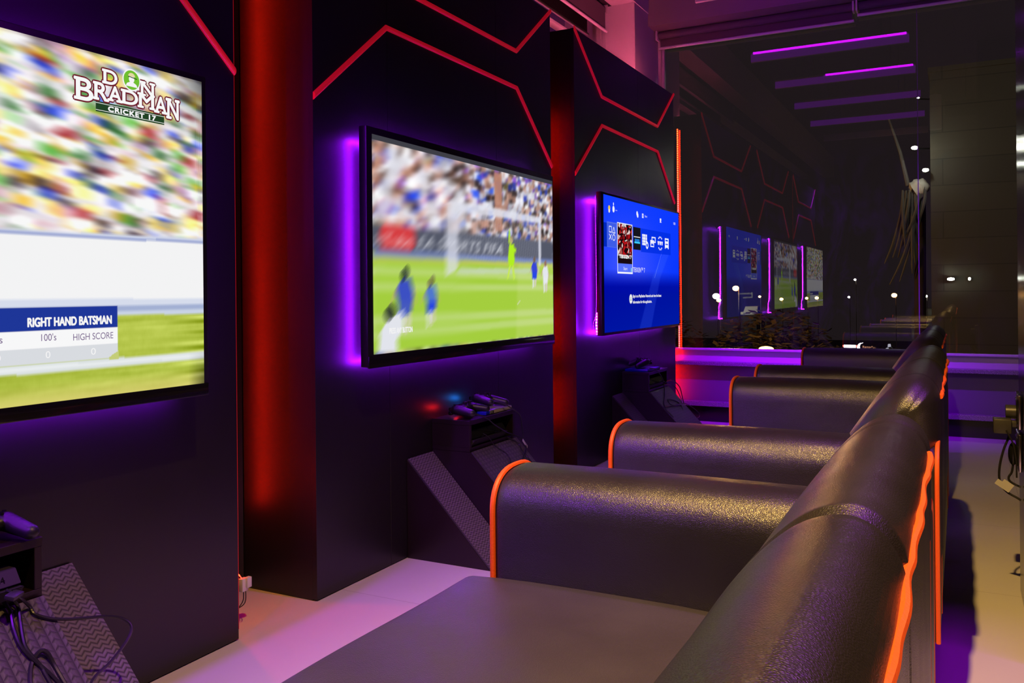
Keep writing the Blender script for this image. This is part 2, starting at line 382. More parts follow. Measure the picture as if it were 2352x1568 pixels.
# ================================================================== DISPLAY PANELS
PY = (.006, 2.154, 4.2655); PW = 1.81; PH = 2.405
def display_panel(y0, label, seams, depth=.345, xs=-.21, top=False, lm=led_red, segs=()):
    y1 = y0+PW; base = (-.17, (y0+y1)/2, 0)
    o = thing('display_panel', label, 'wall panel', base, 'black display panels along the left wall')
    bm = BM(); box(bm, -depth, -.019, y0+.001, y1-.001, 0, PH-.002); obj('carcass', bm, laminate, o, off=base, smooth=False)
    ys = [y0]+[y0+s for s in seams]+[y1]
    for a, b in zip(ys, ys[1:]):
        bm = BM(); box(bm, -.0185, 0, a+(.0007 if a > y0 else 0), b-(.0007 if b < y1 else 0), .004, PH, .0006, 1); obj('front_board', bm, laminate, o, off=base, smooth=False)
    low = [(0, 1.62), (.40, 1.945), (1.428, 1.94), (PW, 1.623)]; up = [(0, PH), (.395, 2.112), (1.43, 2.112), (PW, PH)]
    for pl in (low, up):
        bm = BM(); P = [Vector((0, y0+a, z)) for a, z in pl]
        n = 10
        rings = []
        for i, p in enumerate(P):
            if i in (0, 3): dirn = (P[1]-P[0]) if i == 0 else (P[3]-P[2]); nrm = Vector((0, -dirn.z, dirn.y)).normalized(); k = 1
            else:
                d1 = (P[i]-P[i-1]).normalized(); d2 = (P[i+1]-P[i]).normalized(); t = (d1+d2).normalized(); nrm = Vector((0, -t.z, t.y)); k = 1/max(.3, t.dot(d2))
            rings.append([p+nrm*k*.0098*math.cos(PI*j/(n-1))+Vector((.010, 0, 0))*math.sin(PI*j/(n-1))+Vector((.0004, 0, 0)) for j in range(n)])
        for j in range(n):   # cut the ends flush with the panel sides
            for q, s in ((0, y0), (3, y1)):
                d = (P[1]-P[0]) if q == 0 else (P[3]-P[2]); v = rings[q][j]; rings[q][j] = v+d*((s-v.y)/d.y)
        loft(bm, rings); obj('red_moulding', bm, orange_mould, o, off=base)
    for za, zb in segs:
        bm = BM(); ribbon(bm, [(xs, y1+.0025, za), (xs, y1+.0025, zb)], (1, 0, 0), .010); obj('led_strip', bm, lm, o, off=base, smooth=False)
    if top:
        bm = BM(); ribbon(bm, [(-.195, y0+.1, PH+.002), (-.195, y1-.1, PH+.002)], (1, 0, 0), .010); obj('led_strip', bm, led_pink_added, o, off=base, smooth=False)  # unseen strip added to throw pink on the corner pillar and blind
    return o
display_panel(PY[0], 'black glossy display panel at the left edge, behind the cricket game television', [.5])
display_panel(PY[1], 'black display panel in the middle, behind the football game television', [.405, 1.23], xs=-.25, segs=((.22, .5), (.62, .98), (1.62, 2.0)), lm=led_red_mid)
display_panel(PY[2], 'black display panel nearest the far window, behind the blue menu television', [1.03], .222, -.2, True)
p1 = [o for o in COL.objects if o.name == 'display_panel'][0]
bm = BM(); tube(bm, [(-.004, PY[0]+PW+.0025, .03), (-.004, PY[0]+PW+.0025, 2.4)], .0022, 6); obj('edge_spill', bm, red_edge, p1, off=p1.location)  # tape light spilling past the panel edge, put in as a glowing rod
bm = BM(); tube(bm, [(-.328, PY[1]-.003, .03), (-.328, PY[1]-.003, 2.36)], .014, 4); obj('back_batten', bm, tv_black, [o for o in COL.objects if o.name == 'display_panel.001'][0], off=(-.17, PY[1]+PW/2, 0), smooth=False)
for y, m, lab in ((2.02, led_red_strong, 'red light tape on the back wall in the gap left of the middle display panel'),):
    o = thing('led_strip', lab, 'light strip', (-.36, y, .25))
    bm = BM(); ribbon(bm, [(-.3575, y, .25), (-.3575, y, 2.2)], (0, 1, 0), .010); obj('tape', bm, m, o, off=o.location, smooth=False)
o = thing('led_strip', 'red light tape hanging at the left end of the far window, down to the sill', 'light strip', (-.075, 6.425, .55))
bm = BM(); ribbon(bm, [(-.0745, 6.425, .55), (-.0745, 6.425, 2.22)], (1, 0, 0), .010); obj('tape', bm, led('window_red_led', (1, .012, .001), 9, 60), o, off=o.location, smooth=False)
bm = BM(); ribbon(bm, [(-.118, 6.43, .535), (-.118, 6.43, .46)], (1, 0, 0), .010); ribbon(bm, [(-.118, 6.375, .45), (-.118, 6.375, .14)], (1, 0, 0), .010); obj('tape_end', bm, led_red_mid, o, off=o.location, smooth=False)
# loose end of the red LED tape with its white connector
base = (-.065, 1.90, 0)
o = thing('led_connector', 'white plug on the loose end of red light tape near the floor', 'connector', base)
bm = BM(); ribbon(bm, catmull([(-.245, 1.830, .40), (-.225, 1.830, .33), (-.135, 1.85, .235), (-.085, 1.885, .168), (-.065, 1.898, .138)], 4), (.35, -.6, .1), .010); obj('light_tape', bm, led_red, o, off=base, smooth=False)
bm = BM(); box(bm, -.074, -.056, 1.888, 1.912, .104, .142, .002); box(bm, -.062, -.048, 1.90, 1.918, .114, .145, .002); obj('plug', bm, white_plastic, o, off=base)
for k in (0, 1):
    bm = BM(); tube(bm, catmull([(-.062+.003*k, 1.897+.006*k, .108), (-.060+.004*k, 1.893+.004*k, .078-.006*k), (-.070, 1.878, .056), (-.086, 1.86, .046)], 5), .0014, 6); obj('wire', bm, cable_black, o, off=base)

# ================================================================== SCREEN PICTURES (vertex-coloured emission)
screen_m = bpy.data.materials.new('screen_picture'); screen_m.use_nodes = True
t = screen_m.node_tree; t.nodes.clear()
so = t.nodes.new('ShaderNodeOutputMaterial'); em = t.nodes.new('ShaderNodeEmission'); vc = t.nodes.new('ShaderNodeVertexColor'); vc.layer_name = 'Col'
t.links.new(vc.outputs[0], em.inputs[0]); t.links.new(em.outputs[0], so.inputs[0])
RW, RH = 560, 315
class Ras:
    def __init__(s): s.a = np.zeros((RH, RW, 3)); yy, xx = np.mgrid[0:RH, 0:RW]; s.u = (xx+.5)/RW; s.v = (yy+.5)/RH
    def mask(s, P):
        P = np.array(P, float); m = np.zeros((RH, RW), bool)
        u0, u1 = max(0, int(P[:, 0].min()*RW)-1), min(RW, int(P[:, 0].max()*RW)+2); v0, v1 = max(0, int(P[:, 1].min()*RH)-1), min(RH, int(P[:, 1].max()*RH)+2)
        if u0 >= u1 or v0 >= v1: return m
        U, V = s.u[v0:v1, u0:u1], s.v[v0:v1, u0:u1]; q = np.zeros(U.shape, bool); n = len(P)
        for i in range(n):
            (x1, y1), (x2, y2) = P[i], P[(i+1) % n]
            if y1 == y2: continue
            q ^= ((y1 > V) != (y2 > V)) & (U < (x2-x1)*(V-y1)/(y2-y1)+x1)
        m[v0:v1, u0:u1] = q; return m
    def poly(s, P, c, al=1): s.put(s.mask(P).astype(float)*al, c)
    def rect(s, u0, v0, u1, v1, c, al=1): s.poly([(u0, v0), (u1, v0), (u1, v1), (u0, v1)], c, al)
    def ell(s, u, v, ru, rv, c, al=1, inner=0):
        r = ((s.u-u)/ru)**2+((s.v-v)/rv)**2; s.put(((r < 1) & (r >= inner*inner)).astype(float)*al, c)
    def line(s, p, q, wd, c, al=1):
        (x1, y1), (x2, y2) = p, q; dx, dy = (x2-x1)*RW, (y2-y1)*RH; L = math.hypot(dx, dy) or 1
        nx, ny = -dy/L*wd/2, dx/L*wd/2; f = lambda x, y, s_: (x+s_*nx/RW, y+s_*ny/RH)
        s.poly([f(x1, y1, 1), f(x2, y2, 1), f(x2, y2, -1), f(x1, y1, -1)], c, al)
    def put(s, m, c): s.a = s.a*(1-m[..., None])+np.array(c, float)*m[..., None]
    def text(s, body, u, v, hv, width, c, al=1, shear=0):
        me = text_mesh(body, 1, 1, .02); co = np.array([vx.co[:2] for vx in me.vertices]); w0 = co[:, 0].max()
        sx = width/w0; sy = hv/.72; me.calc_loop_triangles(); m = np.zeros((RH, RW), bool)
        for tr in me.loop_triangles:
            m |= s.mask([(u+co[i][0]*sx+shear*co[i][1]*sy, v+co[i][1]*sy) for i in tr.vertices])
        bpy.data.meshes.remove(me); s.put(m.astype(float)*al, c)
def boxblur(a, n, ax):
    if n < 2: return a
    p = [(0, 0)]*a.ndim; p[ax] = (n//2+1, n-n//2-1); c = np.cumsum(np.pad(a, p, mode='edge'), axis=ax)
    s = [slice(None)]*a.ndim; e = [slice(None)]*a.ndim; s[ax] = slice(n, None); e[ax] = slice(0, -n); return (c[tuple(s)]-c[tuple(e)])/n
def smear(a, du, dv, k):
    out = np.zeros_like(a)
    for i in range(k): f = i/(k-1)-.5; out += np.roll(np.roll(a, int(round(du*f)), 1), int(round(dv*f)), 0)
    return out/k
def crowd(pal, wts, n, su, sv, v0, v1, grow=0):
    r = Ras(); r.a[:] = (120, 105, 100); pal = np.array(pal, float)
    for i in range(n):
        u, v = RNG.random(), v0+(v1-v0)*RNG.random(); g = 1+grow*(1-u)+RNG.random()*.5
        c = pal[RNG.choice(len(pal), p=wts)]*(.8+.35*RNG.random())
        x0, x1 = int((u-su*g)*RW), int((u+su*g)*RW)+1; y0, y1 = int((v-sv*g)*RH), int((v+sv*g)*RH)+1
        r.a[max(y0, 0):max(y1, 0), max(x0, 0):max(x1, 0)] = c
    return np.clip(r.a, 0, 255)
def screen_obj(r, Y0, Y1, z0, z1, x, parent, off):
    n = RW*RH; gy = np.linspace(Y0, Y1, RW+1); gz = np.linspace(z0, z1, RH+1)
    co = np.zeros(((RH+1)*(RW+1), 3)); co[:, 0] = x-off[0]; co[:, 1] = np.tile(gy, RH+1)-off[1]; co[:, 2] = np.repeat(gz, RW+1)-off[2]
    j, i = np.mgrid[0:RH, 0:RW]; a = (j*(RW+1)+i).ravel(); q = np.stack([a, a+1, a+RW+2, a+RW+1], 1)
    me = bpy.data.meshes.new('screen'); me.vertices.add(len(co)); me.vertices.foreach_set('co', co.ravel()); me.loops.add(n*4); me.loops.foreach_set('vertex_index', q.ravel())
    me.polygons.add(n); me.polygons.foreach_set('loop_start', np.arange(n)*4); me.update(calc_edges=True)
    A = np.clip(r.a, 0, 255)/255; A = np.where(A <= .04045, A/12.92, ((A+.055)/1.055)**2.4)
    P = np.zeros((RH+1, RW+1, 3)); P[:RH, :RW] = A; P[RH, :RW] = A[-1]; P[:RH, RW] = A[:, -1]; P[RH, RW] = A[-1, -1]
    cl = np.ones(((RH+1)*(RW+1), 4)); cl[:, :3] = P.reshape(-1, 3)
    at = me.color_attributes.new('Col', 'FLOAT_COLOR', 'POINT'); at.data.foreach_set('color', cl.ravel().astype(np.float32))
    me.materials.append(screen_m); o = bpy.data.objects.new('screen', me); COL.objects.link(o); o.parent = parent; return o
def frame_map(D, T):   # picture coordinates measured in frame D -> raster frame T
    return lambda u, v: ((D[0]+u*(D[1]-D[0])-T[0])/(T[1]-T[0]), (D[2]+v*(D[3]-D[2])-T[2])/(T[3]-T[2]))
e_white = emis('screen_white', (.9, .9, .9), 1); e_grey = emis('screen_grey_text', lin((120, 100, 140)), 1); e_maroon = emis('screen_maroon', lin((110, 25, 35)), 1)
e_green = emis('screen_dark_green', lin((28, 66, 28)), 1); e_lime = emis('screen_lime', lin((110, 190, 40)), 1); e_cream = emis('screen_cream', lin((225, 215, 160)), 1); e_navy = emis('screen_navy', lin((25, 30, 60)), 1)

# ------------------------------------------------------------------ televisions
def television(label, Y0, Y1, z0, z1, T, strip_in, ras, loose=False, brow=None):
    base = (.06, (Y0+Y1)/2, z0); o = thing('television', label, 'television', base, 'televisions on the display panels')
    bm = BM(); box(bm, .088, .119, Y0, Y1, z0, z1, .004); obj('bezel', bm, tv_black, o, off=base)
    if brow is not None:
        bm = BM(); box(bm, .115, .1215, Y0+.002, Y1-.002, z0-.004, z0+brow, .002); obj('bottom_bar', bm, gloss_black, o, off=base)
    bm = BM(); prism(bm, [(.088, Y0+.02), (.088, Y1-.008), (.052, Y1-.03), (.052, Y0+.09)], lambda a, b, d: (a, b, d), z0+.012, z1-.012); obj('back_housing', bm, plastic, o, off=base, smooth=False)
    bm = BM(); ym = (Y0+Y1)/2
    box(bm, 0.0005, .052, ym-.2, ym+.2, (z0+z1)/2-.1, (z0+z1)/2+.1, .003); obj('wall_bracket', bm, steel, o, off=base)
    ya, yb, za, zb = Y0+strip_in, Y1-.035, z0+.006, z1-.02
    bm = BM()
    ribbon(bm, [(.050, ya, za), (.050, ya, zb)], (0, 1, 0), .010)
    ribbon(bm, [(.050, ya, zb), (.050, yb, zb)], (0, 0, 1), .010)
    ribbon(bm, [(.050, ya, za), (.050, yb, za)], (0, 0, 1), .010)
    ribbon(bm, catmull([(.052, yb+.016, za), (.055, yb+.008, za+.10), (.070, yb+.03, za+.2), (.072, yb+.030, zb-.05), (.066, yb+.026, zb)], 6), (.8, -.6, 0), .010)
    if loose:
        ribbon(bm, catmull([(.070, Y0+.02, za), (.066, Y0+.001, za+.06), (.078, Y0+.017, za+.16), (.083, Y0+.002, zb-.1), (.083, Y0+.004, zb)], 6), (.40, -.92, 0), .0045)
        ribbon(bm, catmull([(.074, Y0+.035, za), (.072, Y0+.030, za+.06), (.080, Y0+.022, za+.12)], 5), (.9, .3, 0), .008)
    obj('led_strip', bm, led_purple, o, off=base, smooth=False)
    sc = screen_obj(ras, *T, .1205, o, base)
    bm = BM(); box(bm, .1215, .1222, ym-.02, ym+.02, z0+.010, z0+.017); obj('badge', bm, steel, o, off=base, smooth=False)
    return o, sc, base
# ---- screen 1: cricket
T1 = (.176, 1.586, .758, 1.529); f1 = frame_map((.17, 1.575, .79, 1.51), T1)
r = Ras()
pal = [(238, 236, 240), (215, 208, 212), (226, 178, 50), (240, 215, 120), (95, 165, 75), (60, 110, 60), (55, 75, 205), (150, 55, 60), (190, 150, 160), (70, 55, 65), (165, 130, 175)]
cr_ = crowd(pal, np.array([.32, .20, .09, .075, .075, .045, .055, .035, .05, .03, .025])/1.0, 8500, .0085, .0095, .40, 1.02)
for k in range(2): cr_ = boxblur(cr_, 7, 1)
cr_ = smear(cr_, 14, -4, 7)
cr_ = np.clip((cr_-150)*1.15+164, 0, 248)
dark = np.clip((r.u-.93)/.08, 0, 1)*np.clip((r.v-.8)/.2, 0, 1); cr_ = cr_*(1-.65*dark[..., None])
r.a = cr_
def q1(pts): return [f1(*p) for p in pts]
r.poly(q1([(-.1, -.1), (1.1, -.1), (1.1, .475), (-.1, .447)]), (206, 212, 232))
r.poly(q1([(-.1, -.1), (1.1, -.1), (1.1, .462), (-.1, .452)]), (110, 125, 190), .7)
r.poly(q1([(-.1, -.1), (1.1, -.1), (1.1, .455), (-.1, .447)]), (243, 243, 244))
r.poly(q1([(-.1, -.1), (1.1, -.1), (1.1, .262), (-.1, .268)]), (214, 220, 236))
r.poly(q1([(-.1, -.1), (1.1, -.1), (1.1, .240), (-.1, .246)]), (150, 165, 205), .8)
r.poly(q1([(-.1, -.1), (1.1, -.1), (1.1, .224), (-.1, .23)]), (200, 210, 228))
gm = r.mask(q1([(-.1, -.2), (1.1, -.2), (1.1, .206), (-.1, .225)])).astype(float)
st = boxblur(boxblur(RNG.random((RH, RW)), 90, 1), 4, 0); st = (st-st.mean())/st.std()
g = np.stack([178+13*st, 194+12*st, 72+14*st], -1)
br_ = np.clip((.06-r.v)/.07, 0, 1)[..., None]; g = g*(1-br_)+np.array((222, 208, 120))*br_
r.a = r.a*(1-gm[..., None])+g*gm[..., None]
r.poly(q1([(-.1, .088), (1.1, .073), (1.1, .045), (-.1, .056)]), (216, 222, 222)); r.poly(q1([(-.1, .078), (1.1, .066), (1.1, .054), (-.1, .066)]), (232, 236, 238))
r.a = boxblur(r.a, 3, 0)
cn = np.clip((r.u-.965)/.04, 0, 1)*np.clip((.12-r.v)/.14, 0, 1); r.a *= (1-.75*cn)[..., None]
def bx1(u0, v0, u1, v1, c): a, b = f1(u0, v0); c2, d = f1(u1, v1); r.rect(a, b, c2, d, c)
bx1(.30, .172, .829, .240, (30, 54, 152)); bx1(.30, .121, .829, .172, (247, 247, 248)); bx1(.30, .078, .829, .121, (216, 219, 224))
r.poly(q1([(.830, .098), (.830, .070), (.812, .070), (.812, .0795)]), (196, 205, 120))
tv1, sc, base = television('television showing a cricket game, at the left edge of the picture', .160, 1.603, .733, 1.546, T1, .12, r, brow=.028)
D1 = (.17, 1.575, .79, 1.51)
def P1(u, v): return (D1[0]+u*(D1[1]-D1[0]), D1[2]+v*(D1[3]-D1[2]))
def t1(name, body, u0, u1, v, hv, m, x=.1212, weight=.0, spacing=1, shear=0, warp=None):
    y0, z = P1(u0, v); y1, _ = P1(u1, v); h = hv*(D1[3]-D1[2])
    me = text_mesh(body, h/.72, 1, weight, spacing=spacing); w0 = max(vx.co.x for vx in me.vertices); bpy.data.meshes.remove(me)
    return wall_text(name, body, h/.72, m, sc, y0, z, x, base, (y1-y0)/w0, weight, shear=shear, warp=warp, spacing=spacing)
t1('caption', 'RIGHT HAND BATSMAN', .674, .816, .184, .026, e_white, weight=.0011)
t1('caption', "100's", .693, .720, .141, .021, e_grey); t1('caption', 'HIGH SCORE', .747, .819, .137, .021, e_grey)
t1('caption', '0', .702, .710, .090, .021, e_white); t1('caption', '0', .778, .787, .090, .021, e_white)
t1('caption', "50's", .612, .637, .141, .021, e_grey); t1('caption', '0', .626, .634, .090, .021, e_white)
# title lettering: bold serifed capitals with a maroon rim, biggest at both ends
def serif_word(word, u0, u1, vb, hfun, name, bold=.0022):
    W = P1(u1, 0)[0]-P1(u0, 0)[0]; wid = [1.25 if ch in 'MBD' else 1.0 for ch in word]; tot = sum(wid); y = P1(u0, 0)[0]
    for layer, (m, x, g) in enumerate(((e_maroon, .1210, .0045), (e_white, .1214, 0.0))):
        y = P1(u0, 0)[0]
        for i, ch in enumerate(word):
            lw = wid[i]/tot*W; lo, hi = hfun((i+.5)/len(word)); z0 = P1(0, lo)[1]; h = P1(0, hi)[1]-z0
            me = text_mesh(ch, 1, 1, .035); xs = [v.co.x for v in me.vertices]; ys = [v.co.y for v in me.vertices]
            bmx = bmesh.new(); bmx.from_mesh(me); bpy.data.meshes.remove(me)
            sx, sy = lw*.9/(max(xs)-min(xs)), h/(max(ys)-min(ys))
            for v in bmx.verts: v.co = Vector((x-base[0], y+(v.co.x-min(xs))*sx-base[1], z0+(v.co.y-min(ys))*sy-base[2]))
            def bar(a, b, c, d):
                vs_ = [bmx.verts.new((x-base[0], y+p-base[1], z0+q_-base[2])) for p, q_ in ((a, c), (b, c), (b, d), (a, d))]; bmx.faces.new(vs_)
            feet = {'D': [(-.10, .3, 0, .12), (-.10, .3, .88, 1)], 'B': [(-.12, .3, 0, .1), (-.12, .3, .9, 1)], 'N': [(-.14, .34, .9, 1), (-.1, .34, 0, .09), (.7, 1.1, .9, 1)], 'R': [(-.1, .3, 0, .1), (-.1, .3, .9, 1), (.75, 1.08, 0, .1)], 'A': [(-.08, .34, 0, .1), (.62, 1.06, 0, .1)], 'M': [(-.1, .28, 0, .1), (.72, 1.06, 0, .1), (-.1, .2, .9, 1), (.8, 1.06, .9, 1)]}.get(ch, [])
            for a, b, c, d in feet: bar(a*lw*.9, b*lw*.9, c*h, d*h)
            g = g or .0011
            if True:   # rim: push outline outwards from the letter's middle in every direction
                cp = []
                for k in range(8):
                    t_ = bmx.copy(); bmesh.ops.translate(t_, verts=t_.verts[:], vec=(-.00001*k, math.cos(k*PI/4)*g, math.sin(k*PI/4)*g)); cp.append(t_)
                for t_ in cp: merge(bmx, t_)
            o_ = obj(name+('_rim' if g > .002 else '_letter'), bmx, m, sc, smooth=False)
            y += lw
serif_word('D', .806, .833, .945, lambda t: (.940, .983), 'title')
serif_word('N', .877, .905, .935, lambda t: (.930, .975), 'title')
serif_word('BRADMAN', .757, .957, .88, lambda t: (.888-.026*abs(2*t-1)**2.5+.002, .934+.006*abs(2*t-1)), 'title')
bm = BM(); (ya, za), (yb, zb) = P1(.791, .846), P1(.924, .879)
v = [bm.verts.new((.1209, y, z)) for y, z in ((ya, za), (yb, za), (yb, zb), (ya, zb))]; bm.faces.new(v); obj('title_bar', bm, e_green, sc, off=base, smooth=False)
for zz in (.8515, .8735):
    bm = BM(); z = P1(0, zz)[1]; v = [bm.verts.new((.1211, y, q)) for y, q in ((ya, z-.0006), (yb, z-.0006), (yb, z+.0006), (ya, z+.0006))]; bm.faces.new(v); obj('title_line', bm, e_white, sc, off=base, smooth=False)
t1('title_bar_text', 'CRICKET 17', .813, .906, .8545, .0155, e_white, x=.1213, weight=.0009, spacing=1.15)
cy, cz = P1(.858, .970)
for rr, m, x in ((1.0, e_white, .1216), (.88, e_lime, .1218)):
    bm = BM(); v = [bm.verts.new((x, cy+.0245*rr*math.cos(a*PI/24), cz+.0255*rr*math.sin(a*PI/24))) for a in range(48)]; bm.faces.new(v); obj('title_oval', bm, m, sc, off=base, smooth=False)
bm = BM(); v = [bm.verts.new((.1220, cy+a, cz+b)) for a, b in ((-.016, -.0155), (.016, -.0155), (.013, -.009), (.005, -.005), (-.005, -.005), (-.013, -.009))]; bm.faces.new(v)
v = [bm.verts.new((.1220, cy+.0075*math.cos(a*PI/10), cz+.002+.0085*math.sin(a*PI/10))) for a in range(20)]; bm.faces.new(v); obj('bust_emblem', bm, e_white, sc, off=base, smooth=False)
bm = BM(); v = [bm.verts.new((.1222, cy+.0095*math.cos(a*PI/12), cz+.008+.0085*math.sin(a*PI/12))) for a in range(13)]; bm.faces.new(v); obj('cap_emblem', bm, e_cream, sc, off=base, smooth=False)
bm = BM(); v = [bm.verts.new((.1223, cy+a, cz+b)) for a, b in ((-.010, .0085), (.015, .0055), (.014, .0035), (-.010, .0065))]; bm.faces.new(v); obj('cap_brim', bm, e_green, sc, off=base, smooth=False)
# ---- screen 2: football
T2 = (2.303, 3.714, .784, 1.511); D2 = (2.295, 3.72, .786, 1.518); f2 = frame_map(D2, T2)
r = Ras()
pal = [(232, 232, 242), (200, 200, 215), (205, 165, 150), (170, 130, 115), (62, 52, 52), (96, 80, 72), (58, 70, 165), (60, 90, 210), (130, 85, 190), (120, 108, 70)]
cr_ = crowd(pal, np.array([.21, .12, .16, .13, .11, .10, .07, .035, .04, .025]), 7500, .0068, .0105, .44, 1.03, 1.0)
L_ = boxblur(boxblur(cr_, 19, 1), 11, 1); L_ = np.clip((L_-140)*1.5+150, 0, 255); Rr = boxblur(boxblur(cr_, 5, 1), 3, 1)
for k in range(26):   # big blurred white figures at the left
    u, v = RNG.random()*.42, .6+RNG.random()*.36; wdt = .018+.012*RNG.random()
    L_ = L_*(1-(np.exp(-((r.u-u)/wdt)**4-((r.v-v)/.035)**4)*.8)[..., None])+np.array((222, 222, 232))*(np.exp(-((r.u-u)/wdt)**4-((r.v-v)/.035)**4)*.8)[..., None]
wt = np.clip((r.u-.25)/.5, 0, 1)[..., None]; r.a = L_*(1-wt)+Rr*wt
def q2(p): return [f2(*a) for a in p]
r.poly(q2([(.592, .96), (.640, .96), (.640, .62), (.598, .62)]), (190, 132, 108), .9)
for k in range(14): r.line(f2(.594, .64+k*.022), f2(.638, .64+k*.022), 1, (165, 110, 90), .5)
r.line(f2(.33, .80), f2(.90, .66), 2.2, (205, 205, 215), .5)
r.poly(q2([(-.1, .588), (1.1, .600), (1.1, -.1), (-.1, -.1)]), (84, 88, 104))
ab = Ras(); ab.a[:] = r.a; r0 = r.a.copy(); r_ = r
rr_ = Ras(); rr_.a = r.a.copy()
a, b = f2(.052, .475); c, d = f2(.162, .596); rr_.rect(a, b, c, d, (214, 62, 66)); rr_.ell(a, (b+d)/2, .02, (d-b)/2, (214, 62, 66)); rr_.ell(c, (b+d)/2, .02, (d-b)/2, (214, 62, 66))
rr_.text('Tube', a-.005, b+.022, .055, c-a+.01, (236, 216, 220)); rr_.text('You', a-.075, b+.022, .06, .065, (200, 202, 212))
u_, v_ = f2(.185, .492); rr_.text('EA SPORTS FIFA', u_, v_, .062, .46, (222, 224, 232), .95, .25)
bl = smear(boxblur(rr_.a, 3, 1), 7, 4, 5); m = r.mask(q2([(-.1, .588), (1.1, .600), (1.1, .46), (-.1, .46)])).astype(float)[..., None]; r.a = r.a*(1-m)+bl*m
r.poly(q2([(-.1, .472), (1.1, .484), (1.1, .435), (-.1, .42)]), (112, 130, 192)); r.poly(q2([(-.1, .455), (1.1, .468), (1.1, -.1), (-.1, -.1)]), (160, 170, 175), .5)
G = (164, 206, 62); Lg = (186, 215, 116)
r.poly(q2([(-.1, .438), (1.1, .458), (1.1, -.1), (-.1, -.1)]), (190, 200, 90)); r.poly(q2([(-.1, .42), (1.1, .43), (1.1, -.1), (-.1, -.1)]), G)
for a, b, c, d in ((.398, .362, .383, .345), (.322, .288, .318, .282), (.172, .128, .165, .125), (.105, .066, .112, .070)):
    r.poly(q2([(-.1, a), (1.1, c), (1.1, d), (-.1, b)]), Lg)
for _ in range(2): r.a = boxblur(r.a, 3, 0)
vm = r.mask(q2([(.74, .44), (1.1, .45), (1.1, -.1), (.72, -.1)])).astype(float)*.22; vm = boxblur(vm, 9, 1); r.put(vm, (215, 225, 160))
gl_ = Ras(); gl_.a = r.a.copy()
for k in range(34):
    u = .39+k*.0152; gl_.line(f2(u, .70), f2(u-.03, .45), .8, (215, 216, 228), .38); gl_.line(f2(.38, .455+k*.0075), f2(.9, .49+k*.0072), .8, (210, 212, 225), .25)
gl_.poly(q2([(.322, .715), (.385, .705), (.385, .40), (.325, .36)]), (222, 224, 238), .72); gl_.poly(q2([(.886, .74), (.908, .74), (.904, .44), (.886, .44)]), (222, 224, 236), .85)
gl_.poly(q2([(.318, .735), (.36, .76), (.905, .745), (.905, .705), (.36, .70)]), (226, 228, 240), .85); gl_.poly(q2([(.385, .405), (.89, .422), (.89, .39), (.385, .372)]), (200, 215, 190), .8)
r.a = smear(boxblur(gl_.a, 2, 1), 4, 3, 4)
pl = Ras(); pl.a = r.a.copy()
K = (178, 238, 35)
pl.poly(q2([(.684, .55), (.716, .56), (.72, .46), (.71, .43), (.682, .43), (.676, .47)]), K); pl.poly(q2([(.690, .55), (.680, .57), (.683, .64), (.690, .64), (.692, .58), (.70, .56)]), K); pl.poly(q2([(.71, .55), (.73, .53), (.728, .50), (.718, .52)]), K)
pl.ell(*f2(.698, .580), .011, .02, (185, 170, 120)); pl.poly(q2([(.684, .43), (.694, .43), (.680, .36), (.668, .345)]), (200, 235, 80)); pl.poly(q2([(.70, .43), (.712, .43), (.722, .36), (.712, .345)]), (200, 235, 80))
for (u, v, s, sh, so_, hd) in ((.135, .235, 1.25, (60, 80, 195), (205, 210, 225), (40, 50, 50)), (.252, .23, .95, (80, 120, 205), (40, 70, 225), (90, 70, 60)), (.856, .395, .75, (55, 70, 215), (40, 70, 230), (120, 95, 80)), (.938, .37, .80, (228, 230, 238), (230, 232, 240), (150, 110, 95))):
    e = lambda a, b: f2(u+a*s, v+b*s)
    pl.poly([e(-.030, .045), e(-.012, .085), e(.018, .085), e(.030, .03), e(.024, -.01), e(-.022, -.01)], sh); pl.poly([e(-.022, 0), e(.024, 0), e(.02, -.055), e(-.022, -.055)], so_ if s < 1.2 else (70, 90, 190))
    pl.poly([e(-.020, -.05), e(-.004, -.05), e(-.006, -.125), e(-.018, -.125)], (224, 226, 232)); pl.poly([e(.002, -.05), e(.018, -.05), e(.014, -.12), e(.002, -.12)], (216, 205, 200))
    pl.ell(*e(0, .105), .011*s, .025*s, hd); pl.line(e(-.028, .05), e(-.042, .0), 2.5*s, (200, 160, 145)); pl.line(e(.028, .04), e(.034, -.02), 2.5*s, (200, 160, 145))
pl.poly(q2([(.07, .17), (.125, .19), (.12, .12), (.10, .06), (.105, -.02), (.02, -.02), (.03, .09)]), (226, 228, 236)); pl.ell(*f2(.072, .185), .02, .035, (50, 58, 50))
bl = smear(pl.a, 16, 12, 9); wl = np.clip((.5-r.u)/.15, 0, 1)[..., None]; r.a = bl*wl+smear(pl.a, 4, 3, 3)*(1-wl)
r.line(f2(.735, .20), f2(.755, .225), 3, (205, 215, 170), .8)
tp = f2(0, .968)[1]; r.a[r.v > tp] = (62, 62, 70)
tv2, sc, base = television('television showing a football game, on the middle display panel', 2.274, 3.728, .743, 1.536, T2, .118, r, brow=.036)
y0, z0 = D2[0]+.066*1.425, D2[2]+.086*.732
me = text_mesh('PRESS ANY BUTTON', .021, 1, .0006); w0 = max(v.co.x for v in me.vertices); bpy.data.meshes.remove(me)
wall_text('caption', 'PRESS ANY BUTTON', .027, e_white, sc, y0, z0, .1212, base, .140/w0*.021/.027, .0007)
